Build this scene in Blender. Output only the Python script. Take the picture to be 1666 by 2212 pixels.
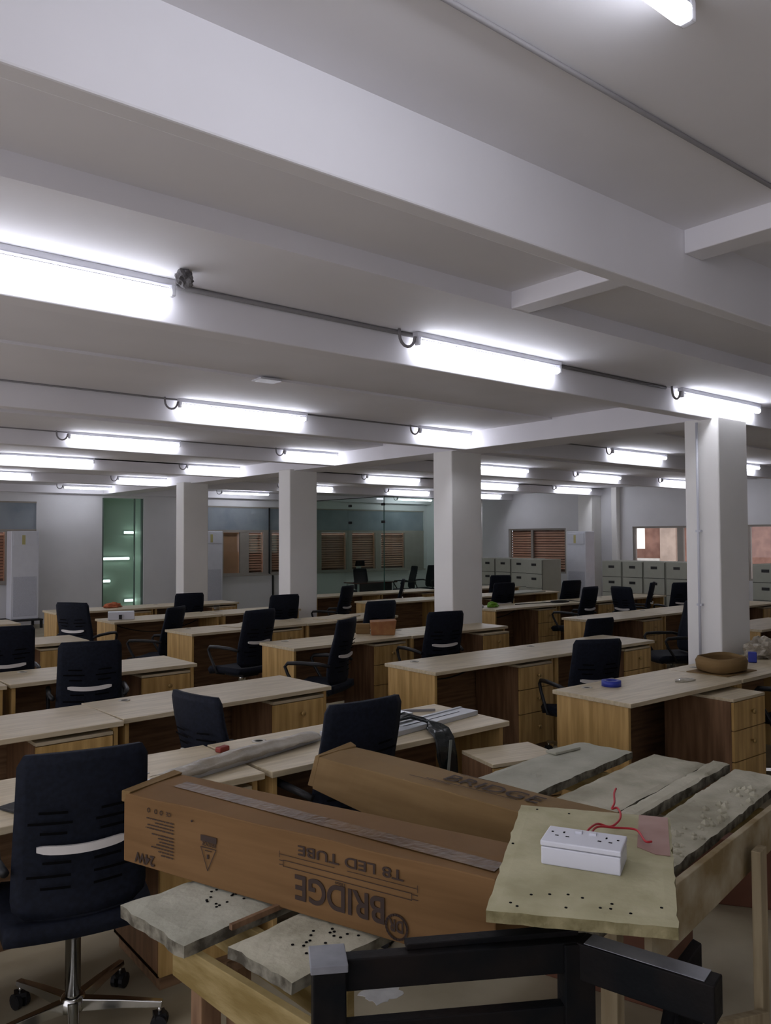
import bpy, bmesh, math, random
from mathutils import Vector, Matrix, Euler, noise

for o in list(bpy.data.objects):
    bpy.data.objects.remove(o)
scn = bpy.context.scene
COL = scn.collection
PI = math.pi
rng = random.Random(7)

# ------------------------------------------------------------------ camera
EYE = 1.70
cam_d = bpy.data.cameras.new('camera')
cam = bpy.data.objects.new('camera', cam_d)
COL.objects.link(cam)
cam_d.sensor_fit = 'VERTICAL'
cam_d.sensor_height = 36.0
cam_d.lens = 1747.81 / 2212 * 36.0
cam_d.clip_end = 200
yaw, pitch, roll = math.radians(50.6975), math.radians(1.8781), math.radians(-0.2448)
fwd = Vector((math.cos(yaw) * math.cos(pitch), math.sin(yaw) * math.cos(pitch), math.sin(pitch)))
rgt = Vector((math.sin(yaw), -math.cos(yaw), 0))
upv = rgt.cross(fwd)
r2 = rgt * math.cos(roll) + upv * math.sin(roll)
u2 = -rgt * math.sin(roll) + upv * math.cos(roll)
M = Matrix((r2, u2, -fwd)).transposed().to_4x4()
M.translation = (0, 0, EYE)
cam.matrix_world = M
scn.camera = cam

# ------------------------------------------------------------------ light / exposure
scn.view_settings.view_transform = 'Standard'
scn.view_settings.look = 'None'
scn.view_settings.gamma = 1.0
scn.view_settings.use_curve_mapping = False
scn.view_settings.exposure = 0.25
TUBE_POWER = 16.5
world = bpy.data.worlds.new('dusk_sky')
scn.world = world
world.use_nodes = True
bg = world.node_tree.nodes['Background']
bg.inputs['Color'].default_value = (0.735, 0.72, 0.80, 1)
bg.inputs['Strength'].default_value = 1.9

# ------------------------------------------------------------------ materials
MATS = {}


def mat(name, col, rough=0.6, metal=0.0, spec=0.4, var=0.0, scale=8.0, stretch=(1, 1, 1), col2=None, bump=0.0,
        bscale=None, coat=0.0, detail=5.0):
    """Principled material whose colour is a noise mix between two tones."""
    if name in MATS:
        return MATS[name]
    m = bpy.data.materials.new(name)
    m.use_nodes = True
    nt = m.node_tree
    b = nt.nodes['Principled BSDF']
    b.inputs['Roughness'].default_value = rough
    b.inputs['Metallic'].default_value = metal
    b.inputs['Specular IOR Level'].default_value = spec
    b.inputs['Coat Weight'].default_value = coat
    tc = nt.nodes.new('ShaderNodeTexCoord')
    mp = nt.nodes.new('ShaderNodeMapping')
    mp.inputs['Scale'].default_value = stretch
    nt.links.new(tc.outputs['Object'], mp.inputs['Vector'])
    nz = nt.nodes.new('ShaderNodeTexNoise')
    nz.inputs['Scale'].default_value = scale
    nz.inputs['Detail'].default_value = detail
    nt.links.new(mp.outputs['Vector'], nz.inputs['Vector'])
    rp = nt.nodes.new('ShaderNodeValToRGB')
    c2 = col2 or tuple(min(1, c * (1 + var)) for c in col)
    c1 = col if col2 else tuple(c * (1 - var) for c in col)
    rp.color_ramp.elements[0].position = 0.36
    rp.color_ramp.elements[1].position = 0.64
    rp.color_ramp.elements[0].color = (*c1, 1)
    rp.color_ramp.elements[1].color = (*c2, 1)
    nt.links.new(nz.outputs['Fac'], rp.inputs['Fac'])
    nt.links.new(rp.outputs['Color'], b.inputs['Base Color'])
    if bump:
        bp = nt.nodes.new('ShaderNodeBump')
        bp.inputs['Strength'].default_value = bump
        bp.inputs['Distance'].default_value = 0.01
        n2 = nz
        if bscale:
            n2 = nt.nodes.new('ShaderNodeTexNoise')
            n2.inputs['Scale'].default_value = bscale
            n2.inputs['Detail'].default_value = 6
            nt.links.new(mp.outputs['Vector'], n2.inputs['Vector'])
        nt.links.new(n2.outputs['Fac'], bp.inputs['Height'])
        nt.links.new(bp.outputs['Normal'], b.inputs['Normal'])
    MATS[name] = m
    return m


def emit(name, col, strength):
    if name in MATS:
        return MATS[name]
    m = bpy.data.materials.new(name)
    m.use_nodes = True
    nt = m.node_tree
    b = nt.nodes['Principled BSDF']
    b.inputs['Base Color'].default_value = (0.9, 0.9, 0.9, 1)
    b.inputs['Emission Color'].default_value = (*col, 1)
    b.inputs['Emission Strength'].default_value = strength
    MATS[name] = m
    return m


def glass(name, tint, gloss=0.9):
    """Pane that lets tinted light straight through and mirrors by fresnel."""
    if name in MATS:
        return MATS[name]
    m = bpy.data.materials.new(name)
    m.use_nodes = True
    nt = m.node_tree
    nt.nodes.remove(nt.nodes['Principled BSDF'])
    out = nt.nodes['Material Output']
    tr = nt.nodes.new('ShaderNodeBsdfTransparent')
    tr.inputs['Color'].default_value = (*tint, 1)
    gl = nt.nodes.new('ShaderNodeBsdfGlossy')
    gl.inputs['Roughness'].default_value = 0.02
    gl.inputs['Color'].default_value = (gloss, gloss, gloss, 1)
    fr = nt.nodes.new('ShaderNodeFresnel')
    fr.inputs['IOR'].default_value = 1.45
    mx = nt.nodes.new('ShaderNodeMixShader')
    ge = nt.nodes.new('ShaderNodeNewGeometry')
    sb_ = nt.nodes.new('ShaderNodeMath')
    sb_.operation = 'SUBTRACT'
    sb_.inputs[0].default_value = 1.0
    nt.links.new(ge.outputs['Backfacing'], sb_.inputs[1])
    ml = nt.nodes.new('ShaderNodeMath')
    ml.operation = 'MULTIPLY'
    nt.links.new(fr.outputs[0], ml.inputs[0])
    nt.links.new(sb_.outputs[0], ml.inputs[1])
    nt.links.new(ml.outputs[0], mx.inputs[0])
    nt.links.new(tr.outputs[0], mx.inputs[1])
    nt.links.new(gl.outputs[0], mx.inputs[2])
    nt.links.new(mx.outputs[0], out.inputs['Surface'])
    MATS[name] = m
    return m


wall_m = mat('wall_paint', (0.74, 0.74, 0.75), 0.75, var=0.03, scale=1.5, spec=0.25)
ceil_m = mat('ceiling_paint', (0.80, 0.79, 0.82), 0.7, var=0.03, scale=1.2, spec=0.25)
col_m = mat('column_paint', (0.87, 0.86, 0.825), 0.6, var=0.02, scale=2, spec=0.3)
floor_m = mat('floor_vinyl', (0.34, 0.295, 0.195), 0.6, col2=(0.42, 0.37, 0.255), scale=3, bump=0.05, bscale=40)
top_m = mat('desk_laminate', (0.45, 0.375, 0.245), 0.42, col2=(0.57, 0.485, 0.33), scale=3.0, stretch=(1.2, 14, 14), spec=0.35)
oak_m = mat('oak_panel', (0.37, 0.23, 0.072), 0.42, col2=(0.56, 0.365, 0.14), scale=3.0, stretch=(9, 9, 0.7), spec=0.4)
walnut_m = mat('walnut_panel', (0.15, 0.083, 0.042), 0.5, col2=(0.27, 0.16, 0.085), scale=3.2, stretch=(0.8, 9, 11))
walnutv_m = mat('walnut_side', (0.135, 0.07, 0.034), 0.5, col2=(0.23, 0.127, 0.066), scale=3.2, stretch=(9, 9, 0.8))
knob_m = mat('brass_knob', (0.40, 0.27, 0.10), 0.35, metal=0.5)
mesh_m = mat('black_chair_mesh', (0.0062, 0.0085, 0.016), 0.75, var=0.25, scale=60, spec=0.2)
plastic_m = mat('black_plastic', (0.010, 0.0105, 0.012), 0.45, var=0.15, scale=20, spec=0.35)
slot_m = mat('slot_black', (0.0012, 0.0012, 0.0015), 0.9, spec=0.1)
stripe_m = mat('silver_grip', (0.62, 0.60, 0.57), 0.4, var=0.03, spec=0.4)
chrome_m = mat('chrome', (0.55, 0.55, 0.52), 0.18, metal=1.0, var=0.05)
wheel_m = mat('wheel_grey', (0.06, 0.06, 0.06), 0.5)
batten_m = mat('batten_white', (0.62, 0.62, 0.66), 0.5)
tube_m = emit('tube_glow', (0.88, 0.90, 1.0), TUBE_POWER)
conduit_m = mat('grey_conduit', (0.22, 0.21, 0.215), 0.6)
cabinet_m = mat('grey_green_steel', (0.35, 0.36, 0.30), 0.5, var=0.03, spec=0.4)
cab_gap_m = mat('cabinet_gap', (0.06, 0.06, 0.05), 0.6)
handle_m = mat('black_handle', (0.015, 0.015, 0.015), 0.4)
card_m = mat('brown_cardboard', (0.145, 0.078, 0.028), 0.75, col2=(0.178, 0.098, 0.038), scale=2.5, stretch=(1, 1, 14), spec=0.2, bump=0.02, bscale=90)
card2_m = mat('pale_cardboard', (0.175, 0.108, 0.042), 0.75, col2=(0.215, 0.137, 0.057), scale=3, stretch=(1, 1, 8), spec=0.2, bump=0.02, bscale=90)
ink_m = mat('dark_ink', (0.035, 0.02, 0.014), 0.8)
tape_m = mat('clear_brown_tape', (0.14, 0.078, 0.03), 0.33, col2=(0.085, 0.045, 0.016), scale=9, spec=0.12, bump=0.2, bscale=30)
plaster_m = mat('plaster_smeared_plank', (0.34, 0.32, 0.235), 0.85, col2=(0.54, 0.515, 0.40), scale=5, bump=0.5, bscale=28, spec=0.2)
plaster2_m = mat('grey_plank', (0.34, 0.335, 0.265), 0.85, col2=(0.47, 0.465, 0.375), scale=4, bump=0.35, bscale=30, spec=0.2)
pedge_m = mat('dark_mottled_edge', (0.07, 0.062, 0.045), 0.9, col2=(0.25, 0.235, 0.18), scale=22, bump=0.5, bscale=40, spec=0.15)  # plank sides darker and more mottled than the tops
ply_m = mat('yellow_plywood', (0.185, 0.13, 0.042), 0.8, col2=(0.30, 0.23, 0.10), scale=5, stretch=(1.2, 1.2, 5), bump=0.25, bscale=25, spec=0.2)
plyw_m = mat('plaster_splashed_plywood', (0.23, 0.165, 0.075), 0.8, col2=(0.40, 0.345, 0.235), scale=7, bump=0.3, bscale=25, spec=0.2)
chip_m = mat('pale_chipboard', (0.36, 0.335, 0.20), 0.8, col2=(0.46, 0.43, 0.275), scale=9, bump=0.15, bscale=60, spec=0.2)
chipedge_m = mat('chipboard_edge', (0.13, 0.112, 0.048), 0.9, col2=(0.25, 0.22, 0.115), scale=25, bump=0.5, bscale=50)
pink_m = mat('faded_pink_laminate', (0.30, 0.17, 0.14), 0.6, col2=(0.38, 0.24, 0.20), scale=8)
rawwood_m = mat('raw_brown_wood', (0.13, 0.07, 0.035), 0.8, col2=(0.23, 0.135, 0.07), scale=4, stretch=(8, 8, 0.8), bump=0.2)
rawpale_m = mat('raw_pale_wood', (0.27, 0.21, 0.12), 0.8, col2=(0.38, 0.31, 0.19), scale=4, stretch=(8, 8, 0.8), bump=0.2)
darkpaint_m = mat('chipped_black_paint', (0.0035, 0.0045, 0.0055), 0.6, col2=(0.011, 0.0085, 0.0075), scale=7, bump=0.25, bscale=30, spec=0.10)
greytop_m = mat('grey_frame_top', (0.16, 0.165, 0.18), 0.85, col2=(0.27, 0.275, 0.29), scale=8, bump=0.2)  # lighter grey for the upper faces of the dark frame
white_m = mat('white_plastic', (0.62, 0.63, 0.68), 0.3, var=0.01, spec=0.5)
redwire_m = mat('red_wire', (0.42, 0.02, 0.03), 0.45)
black_wire_m = mat('black_wire', (0.012, 0.012, 0.012), 0.5)
steel_m = mat('pale_steel', (0.52, 0.54, 0.57), 0.28, metal=0.35, var=0.05, scale=3)
blind_m = mat('brown_louvre', (0.56, 0.29, 0.18), 0.6, col2=(0.68, 0.40, 0.27), scale=3, stretch=(0.6, 0.6, 10))
frame_m = mat('window_frame', (0.36, 0.33, 0.29), 0.5, var=0.03)
transom_m = mat('blotchy_dark_glass', (0.22, 0.26, 0.30), 0.25, col2=(0.32, 0.36, 0.39), scale=1.6, spec=0.6)  # dark glass mixed with paler grey-blue blotches
greenwall_m = mat('green_lit_wall', (0.60, 0.71, 0.63), 0.5, var=0.06, scale=0.8)
peach_m = mat('peach_board', (0.48, 0.27, 0.14), 0.7, var=0.06, scale=4)
ac_m = mat('ac_white', (0.74, 0.76, 0.82), 0.3, var=0.02, spec=0.5)
grille_m = mat('ac_grille', (0.56, 0.58, 0.65), 0.5, var=0.1, scale=120)
black_m = mat('matt_black', (0.012, 0.012, 0.013), 0.6)
wrap_m = mat('black_plastic_wrap', (0.012, 0.016, 0.016), 0.2, spec=0.7, bump=0.8, bscale=22)
blue_m = mat('blue_plastic', (0.02, 0.035, 0.28), 0.35)
green_m = mat('lime_plastic', (0.17, 0.38, 0.03), 0.4)
orange_m = mat('orange_paper', (0.24, 0.092, 0.03), 0.6, col2=(0.32, 0.15, 0.05), scale=12)
red_m = mat('dull_red', (0.22, 0.03, 0.02), 0.5)
redbrown_m = mat('redbrown_carton', (0.13, 0.05, 0.025), 0.7, var=0.12, scale=4)
film_m = mat('milky_film', (0.36, 0.32, 0.25), 0.35, col2=(0.24, 0.205, 0.15), scale=7, bump=0.7, bscale=18, spec=0.6)
mortar_m = mat('grey_mortar', (0.16, 0.155, 0.16), 0.95, var=0.3, scale=25, bump=0.8, bscale=60)
yellow_m = mat('yellow_sticker', (0.55, 0.50, 0.22), 0.5)
officeglass_m = glass('green_office_glass', (0.87, 0.945, 0.90))
greenpane_m = glass('green_pane', (0.92, 0.965, 0.935))
pane_m = glass('clear_pane', (0.96, 0.97, 0.97))
outbrick_m = mat('outside_brick', (0.17, 0.085, 0.06), 0.9, col2=(0.26, 0.14, 0.10), scale=4, bump=0.2)
outcream_m = mat('outside_cream', (0.5, 0.48, 0.42), 0.8, var=0.1)
outglow_m = emit('outside_white_glow', (1.0, 0.96, 0.86), 0.75)
greentube_m = emit('far_tube_glow', (0.80, 0.98, 0.92), 3.0)
clearbag_m = glass('clear_film', (0.82, 0.82, 0.80))


# ------------------------------------------------------------------ mesh builder
class MB:
    def __init__(self):
        self.v, self.f, self.mi, self.sm = [], [], [], []
        self.mats = []

    def m(self, mt):
        if mt not in self.mats:
            self.mats.append(mt)
        return self.mats.index(mt)

    def add(self, vs, fs, mt, smooth=False):
        o = len(self.v)
        k = self.m(mt)
        self.v += [Vector(p) for p in vs]
        for f in fs:
            self.f.append([i + o for i in f])
            self.mi.append(k)
            self.sm.append(smooth)

    def box(self, c, s, mt, rot=None):
        x, y, z = s[0] / 2, s[1] / 2, s[2] / 2
        vs = [Vector((a, b, d)) for a in (-x, x) for b in (-y, y) for d in (-z, z)]
        if rot is not None:
            R = rot if isinstance(rot, Matrix) else Euler(rot).to_matrix()
            vs = [R @ p for p in vs]
        c = Vector(c)
        self.add([p + c for p in vs], [(0, 1, 3, 2), (4, 6, 7, 5), (0, 4, 5, 1), (2, 3, 7, 6), (0, 2, 6, 4), (1, 5, 7, 3)], mt)
        return self

    def span(self, lo, hi, mt):
        return self.box([(a + b) / 2 for a, b in zip(lo, hi)], [abs(b - a) for a, b in zip(lo, hi)], mt)

    def hexa(self, p, mt):
        """8 corners: bottom 0-3 round, top 4-7 round"""
        self.add(p, [(3, 2, 1, 0), (4, 5, 6, 7), (0, 1, 5, 4), (1, 2, 6, 5), (2, 3, 7, 6), (3, 0, 4, 7)], mt)
        return self

    def tube(self, path, r, mt, n=10, caps=True):
        path = [Vector(p) for p in path]
        rs = r if isinstance(r, (list, tuple)) else [r] * len(path)
        rings = []
        ref = None
        for i, p in enumerate(path):
            a = path[max(i - 1, 0)]
            b = path[min(i + 1, len(path) - 1)]
            t = (b - a).normalized()
            if ref is None:
                ref = Vector((0, 0, 1)) if abs(t.z) < 0.9 else Vector((1, 0, 0))
            s = t.cross(ref)
            if s.length < 1e-5:
                s = t.cross(Vector((0.3, 1, 0.2)))
            s.normalize()
            ref = s.cross(t).normalized()
            rings.append([p + (s * math.cos(2 * PI * k / n) + ref * math.sin(2 * PI * k / n)) * rs[i] for k in range(n)])
        vs = [q for rg in rings for q in rg]
        fs = []
        for i in range(len(path) - 1):
            for k in range(n):
                fs.append((i * n + k, i * n + (k + 1) % n, (i + 1) * n + (k + 1) % n, (i + 1) * n + k))
        if caps:
            fs.append(tuple(range(n))[::-1])
            fs.append(tuple((len(path) - 1) * n + k for k in range(n)))
        self.add(vs, fs, mt, True)
        return self

    def lathe(self, prof, c, mt, n=20, axis='z'):
        vs, fs = [], []
        c = Vector(c)
        for r, h in prof:
            for k in range(n):
                a = 2 * PI * k / n
                p = (r * math.cos(a), r * math.sin(a), h)
                if axis == 'y':
                    p = (p[0], p[2], p[1])
                if axis == 'x':
                    p = (p[2], p[0], p[1])
                vs.append(c + Vector(p))
        L = len(prof)
        for i in range(L - 1):
            for k in range(n):
                fs.append((i * n + k, i * n + (k + 1) % n, (i + 1) * n + (k + 1) % n, (i + 1) * n + k))
        fs.append(tuple(range(n))[::-1])
        fs.append(tuple((L - 1) * n + k for k in range(n)))
        self.add(vs, fs, mt, True)
        return self

    def shell(self, fn, nu, nv, th, mt, smooth=True):
        """thick sheet: fn(u,v) -> point, u,v in 0..1; thickness along the sheet normal"""
        P = [[Vector(fn(i / nu, j / nv)) for j in range(nv + 1)] for i in range(nu + 1)]
        N = []
        for i in range(nu + 1):
            row = []
            for j in range(nv + 1):
                du = P[min(i + 1, nu)][j] - P[max(i - 1, 0)][j]
                dv = P[i][min(j + 1, nv)] - P[i][max(j - 1, 0)]
                n = du.cross(dv)
                row.append(n.normalized() if n.length > 1e-9 else Vector((0, 1, 0)))
            N.append(row)
        W = nv + 1
        vs = [P[i][j] for i in range(nu + 1) for j in range(W)] + [P[i][j] + N[i][j] * th for i in range(nu + 1) for j in range(W)]
        o = (nu + 1) * W
        fs = []
        for i in range(nu):
            for j in range(nv):
                a, b, c, d = i * W + j, (i + 1) * W + j, (i + 1) * W + j + 1, i * W + j + 1
                fs.append((d, c, b, a))
                fs.append((a + o, b + o, c + o, d + o))
        for i in range(nu):
            a, b = i * W, (i + 1) * W
            fs.append((a, b, b + o, a + o))
            a, b = i * W + nv, (i + 1) * W + nv
            fs.append((b, a, a + o, b + o))
        for j in range(nv):
            a, b = j, j + 1
            fs.append((b, a, a + o, b + o))
            a, b = nu * W + j, nu * W + j + 1
            fs.append((a, b, b + o, a + o))
        self.add(vs, fs, mt, smooth)
        return self

    def build(self, name, parent=None, bevel=0.0, seg=2, loc=None):
        me = bpy.data.meshes.new(name)
        me.from_pydata([tuple(p) for p in self.v], [], self.f)
        for mt in self.mats:
            me.materials.append(mt)
        for p, k, s in zip(me.polygons, self.mi, self.sm):
            p.material_index = k
            p.use_smooth = s
        me.update()
        bm = bmesh.new()
        bm.from_mesh(me)
        bmesh.ops.recalc_face_normals(bm, faces=bm.faces)
        bm.to_mesh(me)
        bm.free()
        o = bpy.data.objects.new(name, me)
        COL.objects.link(o)
        if parent is not None:
            o.parent = parent
        if loc is not None:
            o.location = loc
        if bevel:
            b = o.modifiers.new('bevel', 'BEVEL')
            b.width = bevel
            b.segments = seg
            b.limit_method = 'ANGLE'
            b.angle_limit = math.radians(40)
        return o


def tag(o, label, cat, group=None, kind=None):
    o['label'] = label
    o['category'] = cat
    if group:
        o['group'] = group
    if kind:
        o['kind'] = kind
    return o


def struct(o):
    o['kind'] = 'structure'
    return o


def empty(name, loc, rz=0.0):
    o = bpy.data.objects.new(name, None)
    COL.objects.link(o)
    o.empty_display_size = 0.1
    o.location = loc
    o.rotation_euler = (0, 0, rz)
    return o


def copy_tree(o, parent=None):
    c = o.copy()
    COL.objects.link(c)
    if parent is not None:
        c.parent = parent
    for ch in list(o.children):
        copy_tree(ch, c)
    return c


# ------------------------------------------------------------------ room shell
X0, X1, Y0, Y1 = -3.0, 15.6, -3.0, 17.2
ZS = 2.66           # beam soffits
floor = MB().span((X0, Y0, -0.1), (X1, Y1 + 0.6, 0), floor_m)
struct(floor.build('floor'))

cl = MB()
TOP = 3.15
# slab levels running along the room (y0, y1, underside)
for a, b, z in ((Y0, 1.72, 2.93), (1.785, 2.70, 2.93), (2.70, 3.38, 2.843), (3.38, 5.02, 2.866), (5.02, 6.2, 2.847), (6.2, 7.62, 2.86),
                (7.62, 8.62, 2.827), (8.62, 11.2, 2.827), (11.2, 13.9, 2.812), (13.9, Y1 + 0.6, 2.81)):
    cl.span((X0, a, z), (X1, b, TOP), ceil_m)
struct(cl.build('ceiling'))


for k, (y, w) in enumerate(((1.72, 0.065), (3.38, 0.12), (6.2, 0.12), (8.62, 0.12), (11.2, 0.12), (13.9, 0.12), (17.0, 0.2))):
    struct(MB().span((X0, y, ZS), (X1, y + w, 2.96), ceil_m).build('trim_%d' % (k + 1), bevel=0.006))
# spine girder over the columns and the shallow cross ribs
struct(MB().span((6.2, 3.36, ZS), (6.68, Y1, 2.95), ceil_m).build('trim_8', bevel=0.006))
struct(MB().span((3.03, 1.785, 2.845), (3.16, 2.72, 2.96), ceil_m).build('trim_9', bevel=0.005))
struct(MB().span((2.96, Y0, 2.835), (3.09, 1.72, 2.96), ceil_m).build('trim_10', bevel=0.005))

# walls (with openings cut by composition)
back = MB()
WT = 0.15


def wall_y(mb, x0, x1, z0, z1, y=Y1, t=WT, m=wall_m):
    mb.span((x0, y, z0), (x1, y + t, z1), m)


ZC = 2.86
wins_far = ((-1.2, 4.92, 0.84, 1.90), (8.55, X1 - 0.1, 0.84, 1.90))
# piers and spandrels of the far wall
for x0, x1, z0, z1 in ((X0, -1.2, 0, ZC), (-1.2, 4.92, 0, 0.84), (-1.2, 4.92, 2.48, ZC), (4.92, 6.26, 0, ZC), (6.26, 7.18, 2.60, ZC), (7.18, 8.55, 0, ZC),
                       (8.55, X1, 0, 0.84), (8.55, X1, 2.48, ZC), (X1 - 0.1, X1, 0.84, 2.48)):
    wall_y(back, x0, x1, z0, z1)
struct(back.build('wall_far'))
# right wall with two windows
rw = MB()
for y0, y1, z0, z1 in ((Y0, 6.0, 0, ZC), (6.0, 10.42, 0, 0.84), (6.0, 10.42, 1.94, ZC), (10.42, 12.25, 0, ZC), (12.25, 14.08, 0, 0.84), (12.25, 14.08, 1.93, ZC),
                       (14.08, Y1 + 0.15, 0, ZC)):
    rw.span((X1, y0, z0), (X1 + WT, y1, z1), wall_m)
struct(rw.build('wall_right'))
struct(MB().span((X0 - WT, Y0, 0), (X0, Y1 + WT, 0.3), wall_m).build('wall_left'))  # unseen left side kept low so sky light fills the room
struct(MB().span((X0, Y0 - WT, 0), (X1, Y0, ZC), wall_m).build('wall_near'))
# pilasters on the right wall and the pier beside the glass office
struct(MB().span((X1 - 0.35, 11.24, 0), (X1, 11.62, ZC), col_m).build('trim_11', bevel=0.01))
struct(MB().span((X1 - 0.15, 10.72, 0), (X1, 10.86, ZC), col_m).build('trim_12', bevel=0.01))
struct(MB().span((14.28, 14.05, 0), (14.62, 14.4, ZC), col_m).build('trim_13', bevel=0.01))

# columns
for k, (cx_, cy_, lab) in enumerate(((6.2, 3.33, 0), (6.2, 6.42, 0), (6.13, 9.6, 0), (6.07, 12.85, 0))):
    w = 0.47 if k < 2 else 0.46
    struct(MB().span((cx_, cy_, 0), (cx_ + w, cy_ + 0.30, ZS + 0.02), col_m).build('trim_%d' % (14 + k), bevel=0.012))


# ------------------------------------------------------------------ windows on the far wall
def far_window(n, x0, x1, mulls, thick=0.06):
    f = MB()
    y = Y1 + 0.02
    f.span((x0, y, 0.84), (x1, y + 0.07, 0.89), frame_m)
    f.span((x0, y, 1.86), (x1, y + 0.07, 1.92), frame_m)
    f.span((x0, y, 2.45), (x1, y + 0.07, 2.48), frame_m)
    for mx in mulls:
        mx, th_ = mx if isinstance(mx, tuple) else (mx, thick)
        f.span((mx - th_, y + 0.004, 0.89), (mx + th_, y + 0.066, 1.86), frame_m)
    f.span((x0, Y1 - 0.06, 0.815), (x1, Y1 + 0.02, 0.845), frame_m)
    w = struct(f.build('window_%d' % n))
    g = MB().span((x0, y + 0.03, 0.89), (x1, y + 0.036, 1.86), pane_m)
    g.build('pane', w)
    t = MB().span((x0, y + 0.02, 1.92), (x1, y + 0.03, 2.45), transom_m)
    t.build('transom_panel', w)
    return w


far_window(1, -1.2, 4.92, ((1.0, 2.2), (4.62, 0.28)))
far_window(2, 8.55, X1 - 0.1, ((8.85, 0.30), (9.71, 0.12), (10.36, 0.11), (11.85, 0.11), (12.86, 0.09), (13.845, 0.095), (15.15, 0.35)))


def louvre(x0, x1, lab):
    mb = MB()
    n = 15
    for k in range(n):
        z = 0.93 + (1.84 - 0.93) * (k + 0.5) / n
        mb.box(((x0 + x1) / 2, Y1 + 0.125, z), (x1 - x0, 0.05, 0.012), blind_m, rot=(math.radians(52), 0, 0))
    mb.span((x0, Y1 + 0.095, 0.842), (x0 + 0.03, Y1 + 0.145, 1.86), blind_m)
    mb.span((x1 - 0.03, Y1 + 0.095, 0.842), (x1, Y1 + 0.145, 1.86), blind_m)
    o = mb.build('louvre_shutter')
    mb2 = MB().span((x0, Y1 + 0.146, 0.842), (x1, Y1 + 0.16, 1.86), outbrick_m)
    mb2.build('backing_board', o)
    return tag(o, lab, 'shutter', 'brown louvre shutters behind the far windows')


louvre(3.2, 4.36, 'brown louvre shutter left of the tall air conditioner on the black stand')
louvre(9.82, 10.26, 'narrow brown louvre shutter right of the peach coloured panel in the far window')
louvre(10.46, 11.75, 'brown louvre shutter beside the slim dark post left of the third column')
louvre(11.95, 12.78, 'brown louvre shutter seen through the left side of the glass office')
louvre(12.94, 13.76, 'brown louvre shutter directly behind the high-backed office chair headrest')
louvre(13.93, 14.82, 'brown louvre shutter beside the corner of the glass office')
tag(MB().span((9.15, Y1 + 0.10, 0.842), (9.60, Y1 + 0.12, 1.86), peach_m).build('peach_panel'),
    'plain peach coloured board filling the far window right of an air conditioner', 'panel')
# slim black drain pipe on the far wall
dp = MB().tube([(10.37, Y1 - 0.03, 2.46), (10.37, Y1 - 0.03, 0.86), (10.47, Y1 - 0.03, 0.80), (10.47, Y1 - 0.03, 0.03)], 0.022, black_m, 8)
tag(dp.build('drain_pipe'), 'slim black pipe bending down the far wall left of the third column', 'pipe')

# green glass strip with tubes glowing behind it
gp = MB()
gp.span((6.26, Y1 + 0.55, 0), (7.18, Y1 + 0.6, 2.6), greenwall_m)
gp.span((6.10, Y1 + 0.15, 0), (6.26, Y1 + 0.6, 2.6), greenwall_m)
gp.span((7.18, Y1 + 0.15, 0), (7.34, Y1 + 0.6, 2.6), greenwall_m)
gp.span((6.26, Y1 + 0.15, 2.6), (7.18, Y1 + 0.6, 2.7), greenwall_m)
struct(gp.build('wall_alcove'))
w3 = MB()
for a, b in ((6.26, 6.30), (7.14, 7.18), (6.98, 7.0)):
    w3.span((a, Y1 + 0.03, 0), (b, Y1 + 0.08, 2.6), mat('green_frame', (0.16, 0.22, 0.19), 0.4))
w3 = struct(w3.build('window_3'))
MB().span((6.30, Y1 + 0.05, 0.0), (7.14, Y1 + 0.06, 2.6), greenpane_m).build('pane', w3)
for xa, xb, z, lab in ((6.93, 7.2, 1.86, 'short lit tube highest behind the green glass strip'),
                       (6.33, 7.05, 1.28, 'longest lit tube behind the green glass strip'),
                       (6.36, 6.62, 0.79, 'short lit tube at the left behind the green glass strip'),
                       (6.95, 7.2, 0.34, 'short lit tube lowest behind the green glass strip')):
    b = MB().span((xa, Y1 + 0.51, z - 0.035), (min(xb, 7.17), Y1 + 0.55, z + 0.035), batten_m)
    t = MB().span((xa + 0.01, Y1 + 0.48, z - 0.022), (min(xb, 7.16), Y1 + 0.51, z + 0.022), greentube_m)
    o = b.build('tube_light')
    t.build('glowing_tube', o)
    tag(o, lab, 'light', 'lit tubes behind the green glass strip')

# right wall windows
def right_window(n, y0, y1, z0, z1, mulls):
    f = MB()
    x = X1 + 0.03
    f.span((x, y0, z0), (x + 0.06, y1, z0 + 0.04), frame_m)
    f.span((x, y0, z1 - 0.04), (x + 0.06, y1, z1), frame_m)
    for my, w in mulls:
        f.span((x + 0.003, my - w, z0 + 0.04), (x + 0.057, my + w, z1 - 0.04), frame_m)
    w = struct(f.build('window_%d' % n))
    MB().span((x + 0.03, y0, z0 + 0.04), (x + 0.036, y1, z1 - 0.04), pane_m).build('pane', w)
    return w


right_window(4, 12.25, 14.08, 0.84, 1.93, ((12.28, 0.03), (13.33, 0.03), (14.05, 0.03)))
right_window(5, 6.0, 10.42, 0.84, 1.94, ((6.03, 0.03), (7.8, 0.03), (9.28, 0.07), (10.39, 0.03)))
mb = MB()
for k in range(15):
    z = 0.93 + 0.93 * (k + 0.5) / 15
    mb.box((X1 + 0.125, 13.165, z), (0.05, 1.79, 0.012), blind_m, rot=(0, math.radians(-52), 0))
o = mb.build('louvre_shutter')
MB().span((X1 + 0.146, 12.27, 0.845), (X1 + 0.149, 14.06, 1.925), outbrick_m).build('backing_board', o)
tag(o, 'wide brown louvre shutter behind the right wall window above the shorter cabinet row', 'shutter')
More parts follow.
